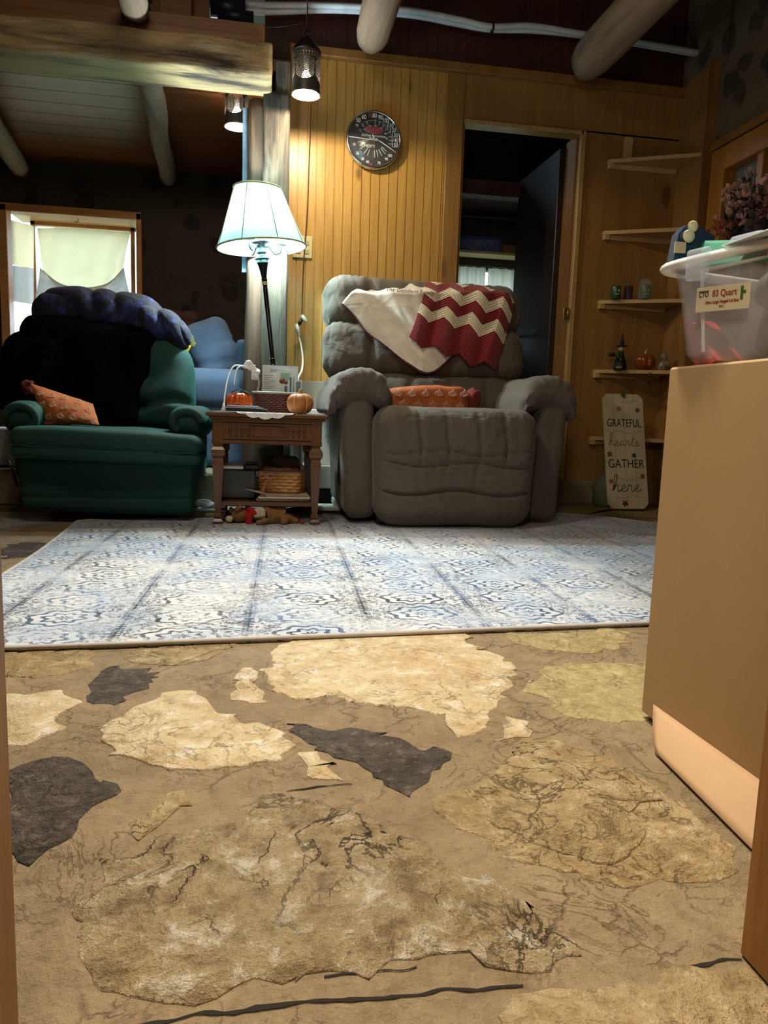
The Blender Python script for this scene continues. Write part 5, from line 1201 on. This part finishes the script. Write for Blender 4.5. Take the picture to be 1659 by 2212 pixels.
def script(word, x, y, s, sx, r, g):
    for ch in word:
        for st in LET[ch]:
            q = spline([(a_*s*sx+x, b_*s+y, .0135) for a_, b_ in st], 6); g.tube([SM @ Vector(p) for p in q], [r*(.55+.6*abs(math.sin(i*.35))) for i in range(len(q))], 6, flat=.4)
        x += {'h': .72, 'e': .58, 'a': .70, 'r': .62, 't': .58, 's': .5}[ch]*s*sx
g = G(); script('hearts', -.105, Hs*.545, .033, 1.65, .0036, g); obj('script_lettering', g, plain('copper_glitter', '8c4420', .3, .5, 'c08040', 200), t, label='copper glitter script word')
g = G(); script('here', -.095, Hs*.15, .042, 1.75, .0034, g); obj('script_lettering', g, plain('dark_brown_paint', '', 0), t, label='dark script word')
def leafm(g, x, y, s, rot):
    pts = []
    for i in range(22):
        a_ = 2*PI*i/22; r = s*(1 if i % 4 == 1 else .45 if i % 2 else .72); pts.append((x+r*math.cos(a_+rot), y+r*math.sin(a_+rot)))
    g.prism(pts, .0012, SM @ Matrix.Translation((0, 0, .0122)))
for (x, y, s, col_) in ((-.03, .87, .02, 'a86050'), (.095, .86, .02, '44503c'), (-.105, .47, .022, '7c4428'), (.055, .46, .02, '34402c'), (.105, .28, .02, '8c3c1c'), (-.105, .235, .018, '8c4c1c'), (-.02, .045, .024, '5c2818')):
    g = G(); leafm(g, x, Hs*y, s, x*20); obj('painted_leaf', g, plain('leaf_'+col_, col_, .6), t)
g = G()
for yv, ph in ((.665, 0), (.255, 1), (.93, 2), (.10, 3)):
    q = spline([(-.02+.10*((i/5)*2-.6)*(1 if ph != 2 else .6)+(.04 if ph == 2 else .0), Hs*yv+.008*math.sin(i*1.6+ph), .0128) for i in range(6)], 6); g.tube([SM @ Vector(p) for p in q], .0009, 5)
obj('painted_vine', g, plain('vine_brown', '7c6848', .7), t)
g = G(); pts = [(.022*(1 if i % 4 == 1 else .6)*math.cos(i*PI/8), .034*(1 if i % 4 == 1 else .65)*math.sin(i*PI/8)) for i in range(16)]; g.prism(pts, .004, SM @ Matrix.Translation((.005, Hs, .014))); obj('green_leaf_ornament', g, plain('olive_leaf', '44501c', .7), t, label='olive green leaf at the top edge')
t = thing('glass_jug', (2.17, 4.42, 0), 'clear glass jug on the floor behind the plank sign', 'jug')
g = G(); g.lathe((2.20, 4.46, .004), [(.07, 0), (.08, .01), (.082, .12), (.07, .17), (.03, .2), (.022, .25), (.026, .26)], 32); obj('body', g, clearmat('jug_glass', 'b8c0a8', .22, .05), t)
# ------------------------------------------------------------------ next room contents
t = thing('cafe_curtain', (1.83, 6.5, 1.3), 'left grey white cafe curtain seen through the doorway', 'curtain', 'cafe curtains')
def cc(x0, x1):
    g = G(); g.sheet(lambda u, v: (x0+(x1-x0)*u, 6.5+.012*math.sin(u*26), 1.84-v*.62), 60, 4, 0); return g
mcc = thincloth('pale_cafe_cloth', 'b4aca0', 'a49c90', .5, 6)
obj('cloth', cc(1.62, 1.935), mcc, t)
t = thing('cafe_curtain', (2.14, 6.5, 1.3), 'right grey white cafe curtain seen through the doorway', 'curtain', 'cafe curtains')
obj('cloth', cc(1.955, 2.33), mcc, t)
g = G(); g.tube([(1.55, 6.5, 1.855), (2.4, 6.5, 1.855)], .006, 8); tag(obj('curtain_rod', g, m_black), 'black rod holding the two cafe curtains in the next room', 'rod')
g = G(); g.box((1.3, 6.36, 1.93), (2.32, 6.55, 1.95), .002); tag(obj('wall_shelf', g, m_shelf), 'narrow shelf above the cafe curtains in the next room', 'shelf')
t = thing('board_game_box', (1.85, 6.42, 1.951), 'dim blue carton on the shelf above the cafe curtains', 'box')
g = G(); g.box((1.62, 6.38, 1.951), (2.03, 6.52, 2.075), .003); obj('carton', g, plain('navy_carton', '24305c', .5), t)
g = G(); g.box((1.66, 6.377, 1.962), (2.00, 6.381, 2.045)); obj('printed_panel', g, plain('grey_blue_print', '5c6478', .5, 0, '343c5c', 14), t)
g = G(); g.box((2.04, 6.40, 1.951), (2.29, 6.52, 2.03), .01); tag(obj('tan_carton', g, plain('tan_carton', '7c4c24', .7)), 'dim tan carton right of the blue one in the next room', 'box')
t = thing('door_1', (1.95, 4.8, .15), None, None); tag(t, kind='structure')
MD = Matrix.Translation((1.925, 4.80, 0)) @ Matrix.Rotation(math.radians(1), 4, 'Z')
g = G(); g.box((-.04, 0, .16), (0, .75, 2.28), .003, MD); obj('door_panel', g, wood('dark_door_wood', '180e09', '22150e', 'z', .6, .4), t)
g = G(); g.tube([MD @ Vector((-.04, .66, 1.15)), MD @ Vector((-.09, .66, 1.15)), MD @ Vector((-.095, .58, 1.15))], .009, 10); obj('door_handle', g, m_dark, t)
a = P(1217, 678, y=4.63)
g = G(); g.box((a[0]-.012, 4.60, a[2]-.035), (a[0]+.018, 4.615, a[2]+.035), .002); g.tube([(a[0]+.018, 4.60, a[2]-.037), (a[0]+.018, 4.60, a[2]+.037)], .005, 10); obj('hinge', g, m_brass, t)
g = G(); g.soft((1.82, 5.3, 1.16), (.02, .16, .22), .008, 8, lambda w, nn, p: w+nn*.006*nz(w[0]*20, w[1]*20, w[2]*20), M=MD.to_3x3().to_4x4()); tag(obj('hanging_cloth', g, fabric('lilac_cloth', '5c5c7c', '6c6c8c', 10)), 'dim lilac cloth hanging on the open door in the next room', 'cloth')
# ------------------------------------------------------------------ tall cardboard box
t = thing('cardboard_box', (.98, 1.0, 0), 'tall upright tan cardboard box at the right, carrying the clear storage bin', 'box')
m_card = plain('kraft_cardboard', '9c7c50', .75, 0, 'a28258', 2.5, .12, 12, .004)
g = G()
g.box((.718, .70, .012), (1.24, 1.245, .655), .004); obj('carton', g, m_card, t)
g = G(); q = [P(1428, 1578, x=.716), P(1618, 1752, x=.716)]
A0, B0 = np.array([.716, 1.20, .045]), np.array([.716, .74, .055]); A1, B1 = np.array(P(1415, 1625, z=.006)), np.array(P(1640, 1850, z=.006))
def fl(u, v):
    p = (A0*(1-u)+B0*u)*(1-v)+(A1*(1-u)+B1*u)*v; return p+np.array([-.003*math.sin(v*PI)*(1+.6*math.sin(u*5)), 0, .0])
g.sheet(fl, 20, 6, .003); obj('bottom_flap', g, plain('kraft_cardboard_light', 'b08c64', .75, 0, 'b8946c', 4), t, label='paler loose bottom flap')
# ------------------------------------------------------------------ storage bin
Z0 = .656; zr = .825
t = thing('storage_bin', (.98, 1.0, Z0), 'clear plastic storage bin full of decorations on the cardboard box', 'storage bin')
m_bin = clearmat('frosted_clear_plastic', 'f4f4f6', .22, .15)
g = G(); V = []; F = []; seg = 64
def rr(s, hx, hy, r):
    s = (s % 1)*4; k = int(s); f_ = s-k; q = [(-1, -1), (1, -1), (1, 1), (-1, 1)]; a_, b_ = q[k], q[(k+1) % 4]; x, y = a_[0]+(b_[0]-a_[0])*f_, a_[1]+(b_[1]-a_[1])*f_; L = (abs(x)**9+abs(y)**9)**(1/9); return x/L*hx, y/L*hy
cxb, cyb = .965, .98
rows = [(.222, .245, 0), (.240, .262, .006), (.250, .272, .02), (.262, .284, .11), (.270, .292, .15), (.272, .294, zr-Z0-.004)]
for hx, hy, z in rows:
    for i in range(seg): x, y = rr(i/seg, hx, hy, .03); V.append((cxb+x, cyb+y, Z0+z))
n0 = len(V)
for hx, hy, z in rows[::-1]:
    for i in range(seg): x, y = rr(i/seg, hx-.003, hy-.003, .03); V.append((cxb+x, cyb+y, Z0+z+.003))
for r in range(2*len(rows)-1):
    for i in range(seg): F.append((r*seg+i, r*seg+(i+1) % seg, (r+1)*seg+(i+1) % seg, (r+1)*seg+i))
F.append(list(range(seg-1, -1, -1))); F.append([(2*len(rows)-1)*seg+i for i in range(seg)]); g.add(V, F); obj('tub', g, m_bin, t)
g = G(); V = []; F = []
for hx, hy, z in ((.270, .291, -.008), (.290, .313, -.008), (.292, .316, -.002), (.290, .313, .004), (.270, .291, .004)):
    for i in range(seg): x, y = rr(i/seg, hx, hy, .03); V.append((cxb+x, cyb+y, zr+z))
for r in range(5):
    for i in range(seg): F.append((r*seg+i, r*seg+(i+1) % seg, ((r+1) % 5)*seg+(i+1) % seg, ((r+1) % 5)*seg+i))
g.add(V, F); obj('rim', g, clearmat('milky_rim', 'f4f2ee', .72, .25), t, label='milky white rolled rim')
xl = cxb-.272
g = G(); g.tube([(xl-.003, 1.17, Z0+.15), (xl+.015, 1.17, Z0+.02)], .003, 8); g.tube([(xl-.003, 1.03, Z0+.15), (xl+.015, 1.03, Z0+.02)], .003, 8); g.tube([(xl-.003, 1.17, Z0+.15), (xl-.003, 1.03, Z0+.15)], .003, 8); obj('moulded_rib', g, clearmat('rib_plastic', 'ffffff', .3, .1), t)
g = G(); g.soft((xl-.018, 1.165, zr-.012), (.012, .045, .05), .005, 10); obj('latch', g, clearmat('rib_plastic2', 'f4f8ff', .22, .06), t); g = G(); g.soft((xl-.012, 1.075, zr+.010), (.02, .06, .018), .007, 8); obj('latch', g, clearmat('rib_plastic2', 'f4f8ff', .22, .06), t)
g = G(); ly0, ly1 = 1.185, 1.055; lz0, lz1 = Z0+.078, Z0+.122
LM = frame((xl-.003, (ly0+ly1)/2, (lz0+lz1)/2), (0, -1, -.04), (-.05, 0, 1)) @ Matrix.Diagonal((.80, .92, 1, 1))
g.box((-.066, -.021, .003), (.066, .021, .0042), 0, LM); lab = obj('paper_label', g, plain('label_cream', 'd4c8a8', .5, 0, 'c8bc98', 20), t)
g = text('83 Quart', .016, LM @ Matrix.Translation((.005, .008, .0046)), th=.0003); text('Ultra Large Hinged Lid Box', .0075, LM @ Matrix.Translation((.0, -.006, .0046)), th=.0003, g=g); text('78.7 L', .005, LM @ Matrix.Translation((0, -.014, .0046)), th=.0003, g=g); obj('red_print', g, plain('label_red', '8c2c14', .6), lab)
g = G(); text('CTO', .012, LM @ Matrix.Translation((-.047, .008, .0046)), th=.0003, g=g); g.box((-.062, .0135, .0043), (-.034, .0145, .0048), 0, LM); obj('black_print', g, m_black, lab)
g = G(); g.box((.044, -.006, .0043), (.050, .016, .0048), 0, LM); g.box((.049, .004, .0043), (.056, .009, .0048), 0, LM); obj('green_print', g, plain('label_green', '3c5c20', .6), lab)
t.location = (1.03, 1.055, Z0); t.rotation_euler = (0, 0, math.radians(13.7))
# contents
def lump(name, c, s, m, lab, cat, seed=0, r=.03, rot=None):
    g = G(); g.soft(c, s, r, 14, lambda w, nn, p: w+nn*.010*nz(w[0]*22+seed, w[1]*22, w[2]*22), M=rot); return tag(obj(name, g, m), lab, cat)
q0 = [P(a_, b_, x=.745) for a_, b_ in ((1478, 690), (1492, 696), (1548, 778), (1530, 790), (1500, 788))]; k = 5
g = G(); g.smooth = False; g.add([tuple(p+np.array([d, 0, 0])) for d in (0, .05) for p in q0], [list(range(k)), list(range(2*k-1, k-1, -1))]+[(i, (i+1) % k, k+(i+1) % k, k+i) for i in range(k)])
tag(obj('red_carton', g, plain('crimson_card', '9c2030', .5, 0, 'a83830', 12)), 'red tilted carton inside the storage bin at its left end', 'carton')
lump('grey_cloth', (.845, 1.02, Z0+.055), (.12, .20, .09), fabric('slate_cloth', '3c3c44', '4c4c54', 6), 'dark grey cloth at the bottom of the storage bin', 'cloth', 1)
lump('dark_ornament', (.84, 1.05, Z0+.12), (.12, .18, .06), fabric('moss_cloth', '4c5040', '5c5848', 8), 'mossy green bundle in the upper half of the storage bin', 'bundle', 4)
lump('plush_ornament', (.775, 1.02, Z0+.13), (.05, .04, .05), fabric('tan_plush', '8c7450', 'a08860', 30), 'small tan plush piece pressed on the side of the storage bin', 'toy', 7, .02)
lump('purple_cloth', (.89, .90, Z0+.08), (.12, .14, .14), fabric('mauve_cloth', '3c3450', '50446c', 6), 'dark mauve cloth inside the storage bin at its near end', 'cloth', 9)
t = thing('gift_bag', (.83, 1.16, Z0+.10), 'dark blue spotted bag standing in the far end of the storage bin', 'bag')
q0 = [P(1452, 577, y=1.225), P(1520, 600, y=1.225), P(1545, 510, y=1.225), P(1515, 492, y=1.225), P(1482, 486, y=1.225), P(1466, 505, y=1.225)]
g = G(); V = [tuple(p+np.array([0, d, 0])) for d in (0, .022) for p in q0]; k = 6
g.smooth = False; g.add(V, [list(range(k)), list(range(2*k-1, k-1, -1))]+[(i, (i+1) % k, k+(i+1) % k, k+i) for i in range(k)]); obj('bag_body', g, plain('navy_paper', '14283c', .4, 0, '1c3450', 10), t)
g = G()
for a, b, r in ((1497, 489, .0095), (1488, 510, .011)): p = P(a, b, y=1.221); g.lathe((0, 0, 0), [(.0003, 0), (r, .0006), (r, 0)], 20, M=frame(p, (1, 0, 0), (0, 0, 1)))
obj('pale_spot', g, plain('spot_cream', 'c8c4a4', .5), t)
g = G(); p = P(1468, 535, y=1.221); g.box((p[0]-.010, 1.218, p[2]-.009), (p[0]+.010, 1.2215, p[2]+.009)); obj('pale_square', g, plain('spot_tan', 'a89c84', .5), t)
g = G(); a0, a1, a2, a3 = P(1472, 521, x=.745), P(1665, 517, x=.765), P(1665, 560, x=.735), P(1492, 580, x=.730)
g.sheet(lambda u, v: (np.array(a0)*(1-u)+np.array(a1)*u)*(1-v)+(np.array(a3)*(1-u)+np.array(a2)*u)*v+np.array([0, .01*math.sin(v*3), 0]), 14, 8, .002)
tag(obj('green_card', g, plain('green_felt_card', '1c7454', .7, 0, '207c5c', 8)), 'green sheet of card folded over the top of the storage bin', 'card')
g = G(); w0 = P(1560, 515, y=1.1); g.box((w0[0], .86, w0[2]-.012), (w0[0]+.14, 1.1, w0[2]-.010)); tag(obj('white_sheet', g, m_pap), 'white paper lying on top of the storage bin contents', 'paper')
# dried bouquet between bin and window
t = thing('dried_bouquet', (1.6, 2.1, .9), 'dried brown and pink flower bouquet in front of the orange window frame', 'bouquet')
m1, m2, m3 = plain('dried_mauve', '8c6c60', .8, 0, '6c4c44', 30), plain('dried_dark', '1c0c0c', .8), plain('dried_rust', '7c3814', .8, 0, '5c2410', 30)
rn = random.Random(3)
by = 2.1
def petals(cx, cy, n, spread, m, name, sz, lean=0):
    g = G(); p0 = Vector(P(cx, cy, y=by))
    for i in range(int(n*1.5)):
        d = Vector((rn.gauss(0, 1)*spread, rn.gauss(0, 1)*.03, rn.gauss(0, 1)*spread*1.1)); q = p0+d
        g.soft(q, (sz*rn.uniform(.5, 1.0), sz*.14, sz*rn.uniform(.9, 2.0)), sz*.07, 4, lambda w, nn, p: w+np.array([0, w[2]*w[2]*18, 0]), pw=2.2, M=Matrix.Rotation(rn.uniform(-1.2, 1.2), 4, 'Y') @ Matrix.Rotation(rn.uniform(-1, 1), 4, 'Z'))
    obj(name, g, m, t)['kind'] = 'stuff'
petals(1600, 425, 60, .022, m1, 'flower_head', .020); petals(1640, 430, 70, .028, m1, 'flower_head', .022); petals(1618, 470, 50, .020, m1, 'flower_head', .018)
petals(1592, 480, 50, .018, m2, 'seed_head', .018); petals(1640, 490, 60, .022, m2, 'seed_head', .02); petals(1605, 410, 20, .014, m2, 'seed_head', .014)
petals(1560, 490, 22, .011, m3, 'berry_cluster', .011); petals(1600, 505, 26, .012, m3, 'berry_cluster', .012); petals(1655, 460, 30, .014, m3, 'berry_cluster', .012)
g = G(); p0 = Vector(P(1632, 500, y=by-.05)); g.lathe(p0, [(.03, -.03), (.035, 0), (.03, .02), (.015, .034), (.002, .038)], 20); obj('dark_pod', g, m2, t)
g = G()
for i in range(14):
    a, b = 1575+i*7, 400+rn.uniform(-20, 60); g.tube([P(1615+i*2, 560, y=by), P((a+1615)/2, 500, y=by), P(a, b, y=by)], .0018, 5)
obj('stem', g, m2, t)
g = G(); vb = P(1625, 560, y=by); g.lathe((vb[0], by, 0.62), [(.05, 0), (.07, .05), (.07, .12), (.04, float(vb[2])-.62-.02), (.045, float(vb[2])-.62)], 24); obj('vase', g, plain('dark_vase', '2c1c14', .4), t)
g = G(); g.box((1.45, 1.95, .016), (2.1, 2.45, .62), .006); tag(obj('side_cabinet', g, m_ply), 'low wooden cabinet behind the cardboard box under the bouquet', 'cabinet')
for o in list(bpy.data.objects):
    if o.name.startswith('rib_') : pass
